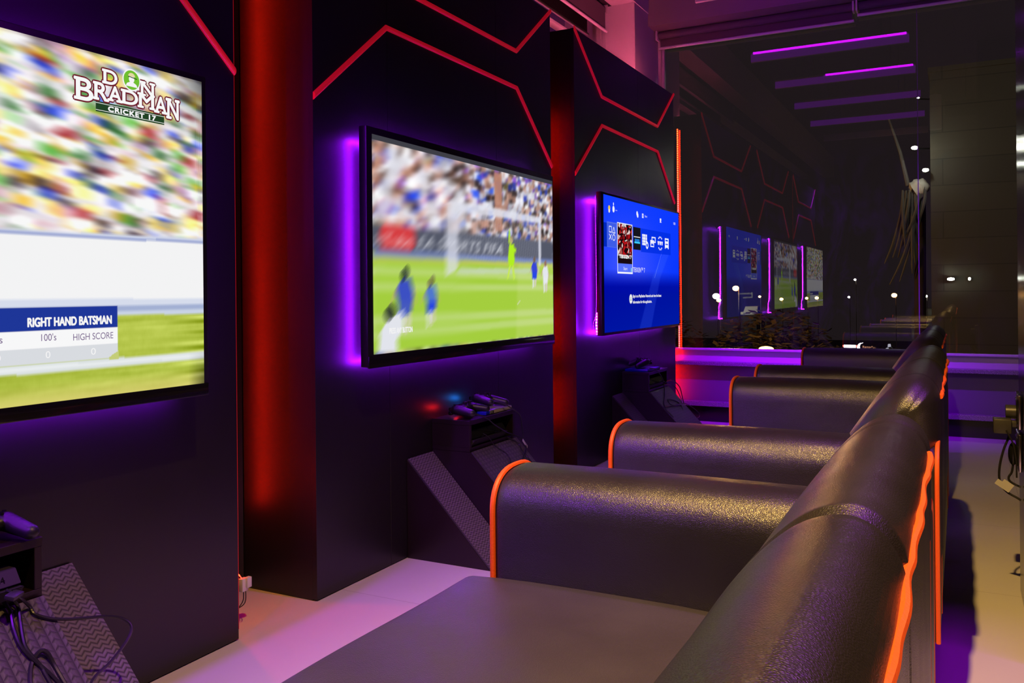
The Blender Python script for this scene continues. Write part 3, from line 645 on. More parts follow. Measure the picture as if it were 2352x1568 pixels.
# ---- screen 3: blue console menu
T3 = (4.375, 5.771, .760, 1.5135); D3 = (4.36, 5.785, .775, 1.51); f3 = frame_map(D3, T3)
r = Ras(); U = r.u; V = r.v
hor = .335
left = np.exp(-((U-.28)/.4)**2)*np.exp(-((V-.5)/.35)**2)
top = np.stack([8+52*left+10*np.clip(V-.6, 0, 1), 50+28*left+8*V, 255+0*U], -1)
bot = np.stack([0*U, 12+26*np.clip(.3-V, 0, 1)+6*U, 160+0*U+10*np.clip(.32-V, 0, 1)], -1)
bl = np.exp(-((V-hor)/.05)**2)[..., None]; mt = np.clip((V-hor)/.13, 0, 1)[..., None]
r.a = bot*(1-mt)+top*mt; r.a = r.a*(1-.25*bl)+np.array((0, 10, 190))*.25*bl
def q3(p): return [f3(*a) for a in p]
rb = boxblur(r.mask(q3([(.40, -.05), (.56, -.05), (.70, .40), (.86, .66), (.78, .66), (.60, .42)])).astype(float), 9, 1); r.put(rb*.20*(V < .62), (70, 110, 255))
r.line(f3(.745, .66), f3(.62, .40), 2.2, (150, 170, 255), .45)
def R3(u0, v0, u1, v1, c, al=1): a, b = f3(u0, v0); c2, d = f3(u1, v1); r.rect(a, b, c2, d, c, al)
R3(-.02, .620, .046, .800, (0, 40, 190)); R3(.44, .612, .862, .805, (0, 45, 225), .8)
R3(.046, .620, .150, .808, (95, 120, 225)); R3(.049, .624, .147, .804, (62, 92, 232))
Wt = (240, 242, 255)
def o3(pts, wd=2): 
    for a, b in zip(pts, pts[1:]+pts[:1]): r.line(f3(*a), f3(*b), wd, Wt)
o3([(.068, .735), (.068, .778), (.094, .776), (.094, .733)]); o3([(.104, .732), (.119, .776), (.134, .730)])
r.line(f3(.068, .678), f3(.094, .72), 2.2, Wt); r.line(f3(.068, .72), f3(.094, .678), 2.2, Wt); r.ell(*f3(.119, .697), .017, .024, Wt, 1, .76)
R3(.155, .427, .334, .820, (245, 246, 255)); R3(.1605, .437, .3285, .812, (90, 115, 255)); R3(.1605, .505, .3285, .812, (24, 8, 14))
a, b = f3(.1605, .56); c, d = f3(.3285, .812)
for k in range(130):   # abstract red, black and white cover artwork
    u, v = a+(c-a)*RNG.random(), b+(d-b)*RNG.random(); col = [(196, 20, 26), (120, 10, 16), (30, 6, 10), (226, 210, 208), (170, 90, 84)][RNG.choice(5, p=[.36, .2, .2, .14, .1])]
    su, sv = .006+.012*RNG.random(), .008+.025*RNG.random(); an = RNG.random()*2-1
    r.poly([(min(max(u+x*su+an*y*su, a), c), min(max(v+y*sv, b), d)) for x, y in ((-1, -.6), (0, -1), (1, .2), (.3, 1))], col)
R3(.345, .624, .438, .807, (20, 20, 30)); R3(.352, .724, .432, .732, (235, 235, 240)); R3(.362, .690, .424, .712, (30, 120, 200)); R3(.358, .676, .428, .688, (60, 205, 255))
for i in range(3):
    for j in range(4): R3(.458+i*.022, .668+j*.024, .477+i*.022, .689+j*.024, Wt)
r.ell(*f3(.522, .672), .017, .03, Wt); r.ell(*f3(.522, .672), .009, .014, (0, 60, 230))
R3(.585, .702, .640, .752, Wt); R3(.593, .712, .632, .742, (0, 60, 235)); R3(.566, .664, .618, .722, Wt); r.poly(q3([(.570, .672), (.586, .700), (.596, .686), (.604, .697), (.615, .672)]), (0, 60, 235))
for k in range(3): r.poly(q3([(.668+k*.026, .722), (.692+k*.026, .722), (.686+k*.026, .688), (.674+k*.026, .688)]), Wt)
for aa in (50, 75, 105, 130, 230, 255, 285, 310): r.ell(*f3(.706+.034*math.cos(math.radians(aa)), .705+.055*math.sin(math.radians(aa))), .006, .007, Wt)
R3(.775, .664, .832, .756, Wt)
for v0 in (.733, .698): R3(.784, v0, .823, v0+.012, (0, 60, 235))
R3(.784, .664, .823, .672, (0, 60, 235))
r.ell(*f3(.071, .913), .011, .020, (235, 200, 60)); r.ell(*f3(.071, .893), .009, .014, (240, 235, 210)); r.ell(*f3(.118, .912), .012, .024, Wt); r.ell(*f3(.118, .951), .005, .012, Wt)
R3(.140, .905, .160, .912, (150, 165, 255)); r.ell(*f3(.396, .920), .010, .018, Wt); r.ell(*f3(.402, .905), .010, .018, Wt); R3(.458, .893, .478, .930, Wt); R3(.464, .905, .472, .910, (60, 90, 255)); R3(.464, .914, .472, .919, (60, 90, 255))
R3(.704, .905, .724, .925, Wt); r.poly(q3([(.702, .888), (.726, .888), (.716, .91), (.712, .91)]), Wt)
r.ell(*f3(.309, .226), .019, .036, (235, 238, 240))
for v0 in (.215, .226, .237): R3(.298, v0, .320, v0+.004, (120, 150, 160))
r.ell(*f3(.318, .463), .006, .012, (140, 220, 225)); r.ell(*f3(.318, .452), .006, .012, (140, 220, 225))
tv3, sc, base = television('television showing a blue console menu, nearest the far window', 4.347, 5.793, .744, 1.527, T3, .205, r, loose=True)
def t3(body, u0, u1, v, hv, m, weight=0):
    y0 = D3[0]+u0*1.425; h = hv*.735; me = text_mesh(body, h/.72, 1, weight); w0 = max(q.co.x for q in me.vertices); bpy.data.meshes.remove(me)
    return wall_text('caption', body, h/.72, m, sc, y0, D3[2]+v*.735, .1212, base, (u1-u0)*1.425/w0, weight)
t3('TEKKEN\u2122 7', .336, .487, .440, .040, e_white); t3('TEKKEN 7', .176, .318, .545, .026, e_white, .002); t3('Start', .222, .268, .452, .026, e_white)
t3('Sign in to PlayStation Network and view the latest', .330, .712, .236, .022, e_white, .0008); t3('information for this application.', .330, .577, .188, .022, e_white, .0008)
t3('Start', .492, .524, .903, .018, e_white); t3('18:01', .906, .940, .893, .024, e_white)

# ================================================================== FOOTREST STANDS
def uvbox_mat(bm, y0, y1, xa, za, xb, zb, th=.006):
    uv = bm.loops.layers.uv.verify(); d = Vector((xb-xa, 0, zb-za)); L = d.length; d.normalize(); n = Vector((-d.z, 0, d.x)); n = n if n.x > 0 else -n
    a0 = Vector((xa, 0, za)); top = []
    def P(y, s, h): p = a0+d*s+n*h; return (p.x, y, p.z)
    f = bm.faces.new([bm.verts.new(P(*q)) for q in ((y0, 0, th), (y1, 0, th), (y1, L, th), (y0, L, th))])
    for lp, u in zip(f.loops, ((y0, 0), (y1, 0), (y1, L), (y0, L))): lp[uv].uv = u
    for q in (((y0, 0, 0), (y1, 0, 0), (y1, 0, th), (y0, 0, th)), ((y0, L, 0), (y0, L, th), (y1, L, th), (y1, L, 0)), ((y0, 0, 0), (y0, 0, th), (y0, L, th), (y0, L, 0)), ((y1, 0, 0), (y1, L, 0), (y1, L, th), (y1, 0, th))):
        bm.faces.new([bm.verts.new(P(*p)) for p in q])
def stand(Y0):
    base = (.2, Y0+.367, 0); o = thing('footrest_stand', 'black footrest stand with ribbed ramps and a shelf box at the lower left corner', 'footrest', base, 'footrest stands under the televisions')
    a, b, c, d = Y0, Y0+.175, Y0+.55, Y0+.735
    X0 = .0015
    for y0, y1 in ((a, b-.0006), (c+.0006, d)):
        bm = BM(); prism(bm, [(X0, 0), (.352, 0), (X0, .364)], lambda p, q, t_: (p, t_, q), y0, y1, .0008); obj('side_ramp', bm, stand_black, o, off=base, smooth=False)
        bm = BM(); uvbox_mat(bm, y0+.002, y1-.002, X0, .3645, .350, .002); obj('rubber_mat', bm, mat_zig, o, off=base, smooth=False)
    bm = BM(); prism(bm, [(X0, 0), (.525, 0), (.172, .376), (X0, .376)], lambda p, q, t_: (p, t_, q), b, c, .0008); obj('middle_ramp', bm, stand_black, o, off=base, smooth=False)
    bm = BM(); uvbox_mat(bm, b+.003, c-.003, .1745, .3745, .524, .002); obj('rubber_mat', bm, mat_cube, o, off=base, smooth=False)
    bm = BM(); box(bm, X0, .170, b, c, .3765, .392, .001, 1); box(bm, X0, .170, b, b+.016, .392, .478, .001, 1); box(bm, X0, .170, c-.016, c, .392, .478, .001, 1); box(bm, X0, .010, b+.016, c-.016, .392, .478)
    obj('shelf_box', bm, stand_black, o, off=base, smooth=False)
    bm = BM(); box(bm, X0, .172, b-.001, c+.001, .478, .496, .001, 1); obj('shelf_top', bm, stand_black, o, off=base, smooth=False)
    return o
st1 = stand(.562)
SY = (.562, 2.66, 4.785)
dup(st1, (.2, SY[1]+.367, 0), 'black footrest stand under the football game television, two gamepads on top')
dup(st1, (.2, SY[2]+.367, 0), 'black footrest stand under the blue menu television, one gamepad on top')
# ------------------------------------------------------------------ game consoles in the shelf boxes
def console(yc, label, glossy, xf, mark=False):
    base = (.09, yc, .3925); o = thing('game_console', label, 'game console', base, 'game consoles in the stands')
    m = gloss_black if glossy else console_grey; h = .137
    bm = BM(); prism(bm, [(.012, .0), (xf-.012, .0), (xf+.006, .024), (.012, .024)], lambda a, b, d: (a, yc+d, .3945+b), -h, h, .0012); obj('lower_half', bm, console_grey, o, off=base, smooth=False)
    bm = BM(); box(bm, .014, xf-.012, yc-h+.004, yc+h-.004, .418, .4235); obj('groove', bm, gloss_black, o, off=base, smooth=False)
    bm = BM(); prism(bm, [(.012, .0), (xf-.004, .0), (xf-.022, .028), (.012, .028)], lambda a, b, d: (a, yc+d, .423+b), -h, h, .0012); obj('upper_half', bm, m, o, off=base, smooth=False)
    for k in (-.06, .05, .07):
        bm = BM(); box(bm, xf-.006, xf-.0005, yc+k-.008, yc+k+.008, .4225, .4245); obj('port', bm, steel, o, off=base, smooth=False)
    if mark:
        me = text_mesh('PS4', .019, 1.35, .0004)
        d = Vector((-.018, 0, .028)).normalized(); nrm = Vector((.028, 0, .018)).normalized()
        for v in me.vertices:
            p = Vector((xf-.009, yc+.080+v.co.x*.75, .430))+d*v.co.y+nrm*.0016; v.co = p-Vector(base)
        me.materials.append(gloss_black); t_ = bpy.data.objects.new('logo', me); COL.objects.link(t_); t_.parent = o
    for sx, sy in ((.02, -.11), (.02, .11), (xf-.03, -.11), (xf-.03, .11)):
        bm = BM(); box(bm, sx, sx+.012, yc+sy-.006, yc+sy+.006, .3922, .3946); obj('foot', bm, cable_black, o, off=base, smooth=False)
    return o
console(SY[0]+.175+.1875-.008, 'grey game console sticking out of the shelf box at the lower left corner', False, .198, True)
console(SY[1]+.175+.1875-.028, 'glossy black game console in the shelf box under the football television', True, .174)
console(SY[2]+.175+.1875-.028, 'dark game console in the shelf box under the blue menu television', True, .174)
# ------------------------------------------------------------------ gamepads
def gamepad_proto(m_led):
    """local: +y = light bar side, grips towards -y, z up; origin at its lowest point"""
    t = bmesh.new()
    ball(t, (0, .008, .034), .052, .030, .017); ball(t, (-.048, .010, .034), .026, .027, .018); ball(t, (.048, .010, .034), .026, .027, .018); ball(t, (0, -.006, .032), .04, .02, .014)
    for s in (-1, 1):
        for k in range(7):
            f = k/6; ball(t, (s*(.056+.016*f), .006-.066*f, .034-.016*f), .0225-.006*f, .022-.004*f, .0195-.004*f, 14, 8)
        ball(t, (s*.019, -.016, .036), .0135, .0135, .013)
    me = bpy.data.meshes.new('body'); t.to_mesh(me); t.free()
    o = bpy.data.objects.new('body_tmp', me); COL.objects.link(o)
    md = o.modifiers.new('r', 'REMESH'); md.mode = 'VOXEL'; md.voxel_size = .0028; sm = o.modifiers.new('s', 'SMOOTH'); sm.factor = .6; sm.iterations = 5
    bpy.context.view_layer.update()
    m2 = bpy.data.meshes.new_from_object(o.evaluated_get(bpy.context.evaluated_depsgraph_get())); bpy.data.objects.remove(o); bpy.data.meshes.remove(me)
    m2.name = 'body'; m2.polygons.foreach_set('use_smooth', [True]*len(m2.polygons)); m2.materials.append(plastic)
    return m2
PAD_BODY = gamepad_proto(None)
def gamepad(label, loc, rot, led_mat, group='gamepads on the stands'):
    o = thing('gamepad', label, 'gamepad', loc, group); o.rotation_euler = rot
    b_ = bpy.data.objects.new('body', PAD_BODY); COL.objects.link(b_); b_.parent = o
    def part(name, bm, m, smooth=True): return obj(name, bm, m, o, smooth=smooth)
    for s in (-1, 1):
        bm = BM(); cyl(bm, (s*.0195, -.016, .044), (s*.0195, -.016, .056), .0055, 12); t = bmesh.new(); cyl(t, (s*.0195, -.016, .056), (s*.0195, -.016, .0600), .0098, 20); merge(bm, t); part('thumbstick', bm, plastic)
        bm = BM(); box(bm, s*.040-.014, s*.040+.014, .026, .044, .030, .044, .004); part('shoulder_button', bm, gloss_black)
        bm = BM(); box(bm, s*.040-.013, s*.040+.013, .030, .048, .014, .030, .005); part('trigger', bm, gloss_black)
    bm = BM(); box(bm, -.025, .025, .004, .031, .0495, .0525, .001); part('touchpad', bm, gloss_black)
    bm = BM(); box(bm, -.046-.0033, -.046+.0033, -.002, .022, .050, .0555, .001); box(bm, -.058, -.034, .0067, .0133, .050, .0555, .001); part('direction_pad', bm, gloss_black)
    for a, b in ((0, .010), (0, -.010), (.010, 0), (-.010, 0)):
        bm = BM(); cyl(bm, (.046+a, .010+b, .050), (.046+a, .010+b, .0556), .0042, 12); part('action_button', bm, gloss_black)
    bm = BM(); box(bm, -.024, .024, .0375, .0405, .030, .037, .001); part('light_bar', bm, led_mat)
    return o
led_r = emis('red_pad_light', (1, .01, .01), 45, True); led_b = emis('blue_pad_light', (.02, .22, 1), 45, True)
ZT = .497
gamepad('gamepad with a red light, nearest the front on the stand under the football television', (.098, 2.925, ZT), (-.10, 0, PI/2+.12), led_r)
gamepad('gamepad with a blue light, leaning on the game case under the football television', (.095, 3.085, ZT+.018), (-.06, .12, PI/2+.05), led_b)
gamepad('gamepad lying at the left edge of the picture on the nearest stand', (.115, 1.015, ZT), (0, 0, PI/2-.1), plastic)
gamepad('gamepad on the stand under the blue menu television, sticks facing up', (.085, 5.09, ZT+.020), (.10, 0, -PI/2+.75), plastic)
# ------------------------------------------------------------------ game cases
case_blue = mat('blue_case_plastic', (.004, .02, .36), .3); case_paper = mat('case_sleeve', (.62, .58, .58), .45); case_cover = mat('case_cover', (.40, .34, .42), .35)
ink = mat('black_ink', (.02, .02, .02), .6)
def game_case(label, y0, y1, x0, x1, z, text):
    base = ((x0+x1)/2, (y0+y1)/2, z); o = thing('game_case', label, 'game case', base)
    bm = BM(); box(bm, x0, x1, y0, y1, z, z+.0145, .0025); obj('case', bm, case_blue, o, off=base)
    if text:
        bm = BM(); box(bm, x1-.001, x1+.0004, y0+.03, y1-.004, z+.0015, z+.0132); obj('spine_sleeve', bm, case_paper, o, off=base, smooth=False)
        bm = BM(); box(bm, x0+.006, x1-.001, y0+.03, y1-.004, z+.0143, z+.0149); obj('cover_sleeve', bm, case_cover, o, off=base, smooth=False)
        bm = BM(); box(bm, x1-.0008, x1+.0007, y0+.032, y0+.062, z+.0022, z+.0125); obj('spine_mark', bm, ink, o, off=base, smooth=False)
        wall_text('spine_text', 'PS4', .009, case_paper, o, y0+.036, z+.0045, x1+.0010, base, 1.2, .0002)
    return o
game_case('blue and white game case under the gamepad on the middle stand', 2.985, 3.205, .012, .160, ZT, True)
game_case('blue game case under the gamepad on the stand nearest the far window', 4.975, 5.22, .015, .160, ZT, False)
# ------------------------------------------------------------------ cables
def cable(label, pts, r=.0032, cat='cable', k=8):
    P = catmull(pts, k); base = P[len(P)//2]; bm = BM(); tube(bm, P, r, 7); o = obj('cable', bm, cable_black, off=base); o.location = base
    tag(o, label, cat); return o
L3 = lambda pts, dx=.006, dz=.006: [(a+dx, b, c+dz) for a, b, c in pts]
cable('black cable from the red lit gamepad looping over the shelf edge to the right', [(.150, 2.86, .520), (.172, 2.90, .512), (.180, 2.955, .49), (.180, 3.02, .455), (.180, 3.12, .411)]+L3([(.167, 3.185, .387), (.188, 3.225, .364), (.215, 3.215, .333), (.237, 3.17, .309), (.272, 3.17, .269), (.33, 3.15, .21), (.42, 3.12, .112)]), .0026)
cable('black cable from the blue lit gamepad hanging in a wide arc at the right', [(.150, 3.06, .545), (.172, 3.095, .535), (.180, 3.15, .511), (.185, 3.225, .471), (.185, 3.25, .419), (.192, 3.245, .372)]+L3([(.216, 3.205, .332), (.247, 3.12, .297), (.285, 3.09, .254), (.36, 3.06, .175)]), .0026)
cable('thin cable lying on the middle ribbed mat, from the console to the sofa arm', [(.17, 2.94, .433), (.182, 2.965, .415)]+L3([(.178, 3.0, .376), (.19, 3.015, .360), (.222, 3.042, .326), (.265, 2.997, .277), (.33, 2.98, .206)]), .0018)
cable('cable stub crossing the mat under the white tag', L3([(.17, 3.13, .384), (.195, 3.18, .352), (.226, 3.16, .320), (.275, 3.14, .264), (.34, 3.18, .195)]), .003)
o = thing('cable_tag', 'small white paper tag on the cable beside the middle stand', 'tag', (.212, 3.222, .352)); bm = BM(); box(bm, -.0012, .0012, -.010, .010, -.019, .019, .0006); t_ = obj('tag', bm, paper_tag, o); o.rotation_euler = (.35, -.5, .25)
cable('long black cable running right across the mat and looping back, lower left corner', [(.198, 1.02, .420), (.215, 1.034, .405)]+L3([(.19, 1.068, .366), (.199, 1.072, .352), (.212, 1.095, .337), (.224, 1.125, .327)])+[(.24, 1.154, .327), (.252, 1.2, .317), (.262, 1.232, .302), (.275, 1.24, .285), (.285, 1.221, .266), (.302, 1.169, .244), (.316, 1.114, .227), (.36, 1.07, .19), (.42, 1.03, .12)], .0032)
o = thing('cable_plug', 'flat plug at the front of the grey console, lower left corner', 'plug', (.215, 1.026, .411)); bm = BM(); box(bm, -.010, .010, -.020, .016, -.0045, .0045, .002); obj('plug', bm, console_grey, o); o.rotation_euler = (0, .25, .5)
cable('second cable dropping down the mat from the front of the grey console', [(.20, .99, .412)]+L3([(.170, 1.030, .395), (.178, 1.045, .378), (.188, 1.046, .364), (.223, 1.031, .324), (.241, 1.028, .303), (.27, 1.038, .271), (.288, 1.039, .251), (.4, 1.05, .13)], .008, .008), .0036)
cable('third cable beside the second one, left of it on the nearest mat', [(.20, .97, .410)]+L3([(.168, 1.018, .392), (.184, 1.030, .369), (.211, 1.022, .338), (.243, 1.022, .302), (.293, 1.052, .245), (.40, 1.09, .13)], .008, .008), .0036)
cable('short cable loop standing up from the mat at the bottom left corner', L3([(.30, 1.0, .24), (.275, 1.012, .265), (.256, 1.03, .285)])+[(.262, 1.046, .304), (.268, 1.056, .297)]+L3([(.272, 1.062, .268), (.30, 1.064, .238), (.36, 1.07, .172)]), .0045)
cable('black cable hanging from the gamepad over the farthest stand', [(.15, 5.04, .515), (.175, 5.08, .505), (.183, 5.173, .452), (.186, 5.21, .40)]+L3([(.21, 5.13, .339), (.251, 4.99, .293), (.31, 4.98, .228)]), .0028)
cable('black cable arching out to the right of the farthest stand', [(.17, 5.27, .405), (.185, 5.36, .412), (.195, 5.43, .392), (.215, 5.46, .354), (.255, 5.38, .297), (.30, 5.30, .242), (.36, 5.26, .18)], .0032)
cable('tangled loop of cable on the mat of the farthest stand', [(.172, 5.25, .400), (.20, 5.38, .372), (.235, 5.37, .325), (.285, 5.266, .278), (.262, 5.11, .291), (.238, 5.13, .322), (.268, 5.246, .287), (.32, 5.2, .222)], .0028)
cable('thin cable sprawling off the right edge of the farthest stand', [(.262, 4.96, .292), (.276, 5.132, .284), (.29, 5.30, .278), (.33, 5.405, .227), (.357, 5.405, .190), (.365, 5.26, .172), (.42, 5.2, .11)], .0024)

# ================================================================== SOFAS
def offset_poly(P, d):
    n = len(P); out = []
    for i in range(n):
        a, b, c = Vector(P[i-1]), Vector(P[i]), Vector(P[(i+1) % n]); t = (c-a)
        if t.length < 1e-9: out.append(tuple(b)); continue
        t.normalize(); out.append((b.x-t.y*d, b.y+t.x*d))
    return out
def sofa(label):
    X0, X1, Y0, Y1 = 1.02, 1.79, .15, 1.67; base = (1.4, (Y0+Y1)/2, 0); AW = .205
    o = thing('sofa', label, 'sofa', base, 'black leather sofas with orange piping')
    # arms: side profile in (y,z)
    def arm_profile(inset=0):
        pts = []; h = AW/2-inset; zs = .552
        pts.append((-h, .205+inset)); 
        for k in range(21):
            a = PI-PI*k/20; e = 2/2.5; cx, sx = math.cos(a), math.sin(a)
            pts.append((math.copysign(abs(cx)**e, cx)*h, zs+(.083-inset)*abs(sx)**e))
        pts.append((h, .205+inset)); return pts
    for yc in (Y0+AW/2, Y1-AW/2):
        rings = []
        for x, ins in ((X0, .03), (X0+.002, .014), (X0+.007, .006), (X0+.016, .001), (X0+.03, 0), (1.2, -.002), (1.4, -.003), (1.6, -.002), (X1-.03, 0), (X1-.012, .002), (X1-.004, .008), (X1, .02)):
            rings.append([(x, yc+a, b) for a, b in arm_profile(ins)])
        # even out the length so the bumps are fine
        bm = BM(); loft(bm, rings); arm = obj('arm', bm, leather, o, off=base, angle=60)
        for x, r_ in ((X0+.004, .0058), (X1-.004, .005)):
            P = [(x, yc+a, b) for a, b in arm_profile(.002)]; path = [P[0]]
            for p, q in zip(P, P[1:]):
                n_ = 6 if (Vector(q)-Vector(p)).length > .1 else 1
                path += [tuple(Vector(p).lerp(Vector(q), (j+1)/n_)) for j in range(n_)]
            bm = BM(); tube(bm, path, r_, 8); obj('arm_piping', bm, piping, arm, off=base)
    # backrest
    prof = [(1.452, .36), (1.455, .41), (1.500, .485), (1.556, .575), (1.606, .652), (1.648, .712), (1.684, .752), (1.714, .772), (1.745, .778), (1.770, .766), (1.786, .742), (1.790, .715)]
    prof = [tuple(p) for p in catmull([Vector((a, b, 0)) for a, b in prof], 4)]; prof = [(p[0], p[1]) for p in prof]+[(1.790, .60), (1.790, .47), (1.790, .36)]
    ys = []
    YA, YB = Y0+.012, Y1-.012; Rr = .125
    for k in range(15): ys.append(YA+Rr*(1-math.cos(k/14*PI/2)))
    nmid = 90
    for k in range(1, nmid): ys.append(YA+Rr+(YB-YA-2*Rr)*k/nmid)
    for k in range(15): ys.append(YB-Rr*(1-math.cos((14-k)/14*PI/2)))
    rings = []
    for y in ys:
        e = min(y-YA, YB-y); d = 0
        if e < Rr: d = .075*(1-math.sqrt(max(0, 1-((Rr-e)/Rr)**2)))
        g = .016*math.exp(-((y-(Y0+.70))/.010)**2)-.004*math.exp(-((y-(Y0+.70))/.05)**2)
        g += .006*math.exp(-((y-(Y0+.19+.012*math.sin(y*9)))/.007)**2)+.006*math.exp(-((y-(Y1-.21))/.007)**2)
        bul = -.006*math.sin(PI*min(1, max(0, (y-YA)/.73)))-.004*math.sin(PI*min(1, max(0, (y-Y0-.7)/.8)))
        dd = d+g+bul*.6
        ring = []
        for a, b in prof:
            cz = min(b, .665); cx = 1.60+(cz-.36)/.305*.10; v = Vector((cx-a, cz-b)); L_ = v.length or 1
            f = min(.97, dd*(.75 if a > 1.77 else 1)/L_); ring.append((a+v.x*f, y, b+v.y*f))
        rings.append(ring)
    bm = BM(); loft(bm, rings); back = obj('backrest', bm, leather, o, off=base, angle=70)
    path = []
    for k in range(61):
        y = Y0+.18+(Y1-Y0-.38)*k/60; path.append((1.7915+.0012*math.sin(k*.9)+.0012*math.sin(k*.37), y, .728+.0025*math.sin(k*.55)))
    path += [(1.790, Y1-.196, .720), (1.787, Y1-.194, .70), (1.7875, Y1-.192, .60)]
    bm = BM(); tube(bm, path, .0062, 8, rfun=lambda t_: .0052 if t_ < .955 else .0028); obj('back_piping', bm, piping, back, off=base)
    bm = BM(); box(bm, 1.755, 1.7885, Y0+AW+.002, Y1-AW-.002, .20, .70, .006); obj('back_panel', bm, leather, o, off=base)
    # seat cushion
    rings = []; SX0, SX1 = .960, 1.52; SY0, SY1 = Y0+AW+.002, Y1-AW-.002
    sp = []
    for k in range(9): a = PI/2+k/8*PI/2; sp.append((SX0+.045+.045*math.cos(a), .40+.040*math.sin(a)))
    sp += [(SX0, .345), (SX0+.012, .322)]
    top = [(SX1, .442), (1.40, .4465), (1.25, .447), (1.12, .4455), (1.05, .443)]
    sp = top+sp+[(1.2, .318), (SX1, .318)]
    for k in range(41):
        f = k/40; y = SY0+(SY1-SY0)*f; e = min(f, 1-f)*(SY1-SY0); d = .02*max(0, 1-e/.03)**2; wv = .0015*math.sin(f*13)+.003*math.sin(PI*f)
        rings.append([(a+(d if a < 1.0 else 0), y, b-(d if b > .36 else 0)+(wv if b > .43 else 0)) for a, b in sp])
    bm = BM(); loft(bm, rings); obj('seat_cushion', bm, seat_leather, o, off=base, angle=60)
    bm = BM(); box(bm, .985, 1.755, Y0+AW+.004, Y1-AW-.004, .14, .317, .008); obj('base', bm, leather, o, off=base)
    for x in (1.08, 1.73):
        for y in (Y0+.09, Y1-.09):
            bm = BM(); tube(bm, [(x, y, 0), (x, y, .21)], .022, 14, rfun=lambda t_: .016+.008*t_); obj('leg', bm, steel, o, off=base)
    return o
sf = sofa('black leather sofa with orange piping in the foreground, nearest the viewer')
dup(sf, (1.40, 2.86, 0), 'black leather sofa with orange piping, middle one of the row of three')
dup(sf, (1.37, 4.775, 0), 'black leather sofa with orange piping, farthest of the row and nearest the window')

# ================================================================== RIGHT COLUMN with sockets
bm = BM(); box(bm, 2.0, 2.9, 2.6, 3.25, 0, 3.42, .003); col = obj('wall_column', bm, black_gloss_wall, smooth=False); col['kind'] = 'structure'; col['label'] = 'glossy black column at the right edge'
o = thing('power_strip', 'chrome edged wall socket strip on the black column at the right edge', 'power socket', (1.995, 3.12, .53))
for z0, z1 in ((.55, .655), (.42, .535)):
    bm = BM(); box(bm, 1.988, 1.9985, 3.05, 3.19, z0, z1, .003); obj('socket_plate', bm, chrome, o, off=o.location)
    bm = BM(); box(bm, 1.985, 1.989, 3.07, 3.17, z0+.015, z1-.015, .002); obj('socket_face', bm, gloss_black, o, off=o.location)
base = (1.945, 3.1, .535)
o = thing('power_adapter', 'boxy power adapter plugged into the socket at the right edge', 'adapter', base)
bm = BM(); box(bm, 1.922, 1.972, 3.07, 3.125, .533, .578, .004); obj('body', bm, adapter, o, off=base)
bm = BM(); box(bm, 1.972, 1.986, 3.085, 3.115, .553, .571, .002); obj('prong_block', bm, adapter, o, off=base)
bm = BM(); tube(bm, catmull([(1.957, 3.068, .545), (1.966, 3.066, .525), (1.976, 3.07, .50), (1.983, 3.07, .45), (1.984, 3.07, .40)], 6), .0025, 7); obj('lead', bm, cable_black, o, off=base)
o = thing('power_plug', 'round plug above the boxy adapter at the right edge', 'plug', (1.975, 3.12, .6)); bm = BM(); cyl(bm, (1.958, 3.13, .595), (1.986, 3.13, .595), .022, 20); obj('body', bm, adapter, o, off=o.location)
o = thing('power_plug', 'black plug hanging below the boxy adapter at the right edge', 'plug', (1.978, 3.1, .46)); bm = BM(); ball(bm, (1.976, 3.1, .468), .014, .018, .036); obj('body', bm, gloss_black, o, off=o.location)
cable('black cable hanging in a loop below the adapter, beside the black column', [(1.962, 3.1, .533), (1.965, 3.1, .52), (1.951, 3.1, .48), (1.940, 3.1, .43), (1.938, 3.1, .39), (1.945, 3.1, .364), (1.962, 3.1, .345), (1.985, 3.1, .332), (1.996, 3.1, .325)], .0036)
cable('short twisted cable from the hanging plug to the black column', [(1.976, 3.1, .435), (1.972, 3.1, .41), (1.964, 3.1, .395), (1.966, 3.1, .383), (1.98, 3.1, .373), (1.996, 3.1, .366)], .0034)
o = thing('cable_label', 'folded clear label wrapped round the looped cable at the right edge', 'label', (1.957, 3.092, .368)); bm = BM(); box(bm, -.016, .016, -.001, .001, -.014, .014); box(bm, -.03, -.014, -.0012, .0008, -.014, .004); obj('film', bm, paper_tag, o, smooth=False); o.rotation_euler = (0, .6, 0)

# ================================================================== OUTSIDE, AT NIGHT
bm = BM(); box(bm, -1.6, -1.25, 1.0, 6.6, -4, 4.2); tag(obj('plaster_wall', bm, mat('rough_plaster', (.42, .33, .28), .9), smooth=False, off=(-1.4, 3.8, -4)), 'brown plaster wall outside, seen through the window above the panels', 'wall').location = (-1.4, 3.8, -4)
light('plaster_wall_fill', 'POINT', (-.85, 4.9, 3.3), 2.2, (1, .75, .55), shadow_soft_size=.08)  # unseen lamp added to brighten the plaster wall
brick = mat('block_wall', (.12, .11, .085), .9); n, l, b = nodes(brick); tc = N(brick, 'ShaderNodeTexCoord'); mp = N(brick, 'ShaderNodeMapping'); mp.inputs['Rotation'].default_value = (PI/2, 0, 0); l.new(tc.outputs['Object'], mp.inputs[0])
br = N(brick, 'ShaderNodeTexBrick'); br.inputs['Scale'].default_value = 1; br.inputs['Brick Width'].default_value = 1.9; br.inputs['Row Height'].default_value = .33; br.inputs['Mortar Size'].default_value = .010; br.inputs['Mortar Smooth'].default_value = 1; br.inputs['Color1'].default_value = (.125, .118, .09, 1); br.inputs['Color2'].default_value = (.11, .105, .085, 1); br.inputs['Mortar'].default_value = (.075, .07, .06, 1)
l.new(mp.outputs[0], br.inputs[0]); l.new(br.outputs[0], b.inputs['Base Color'])
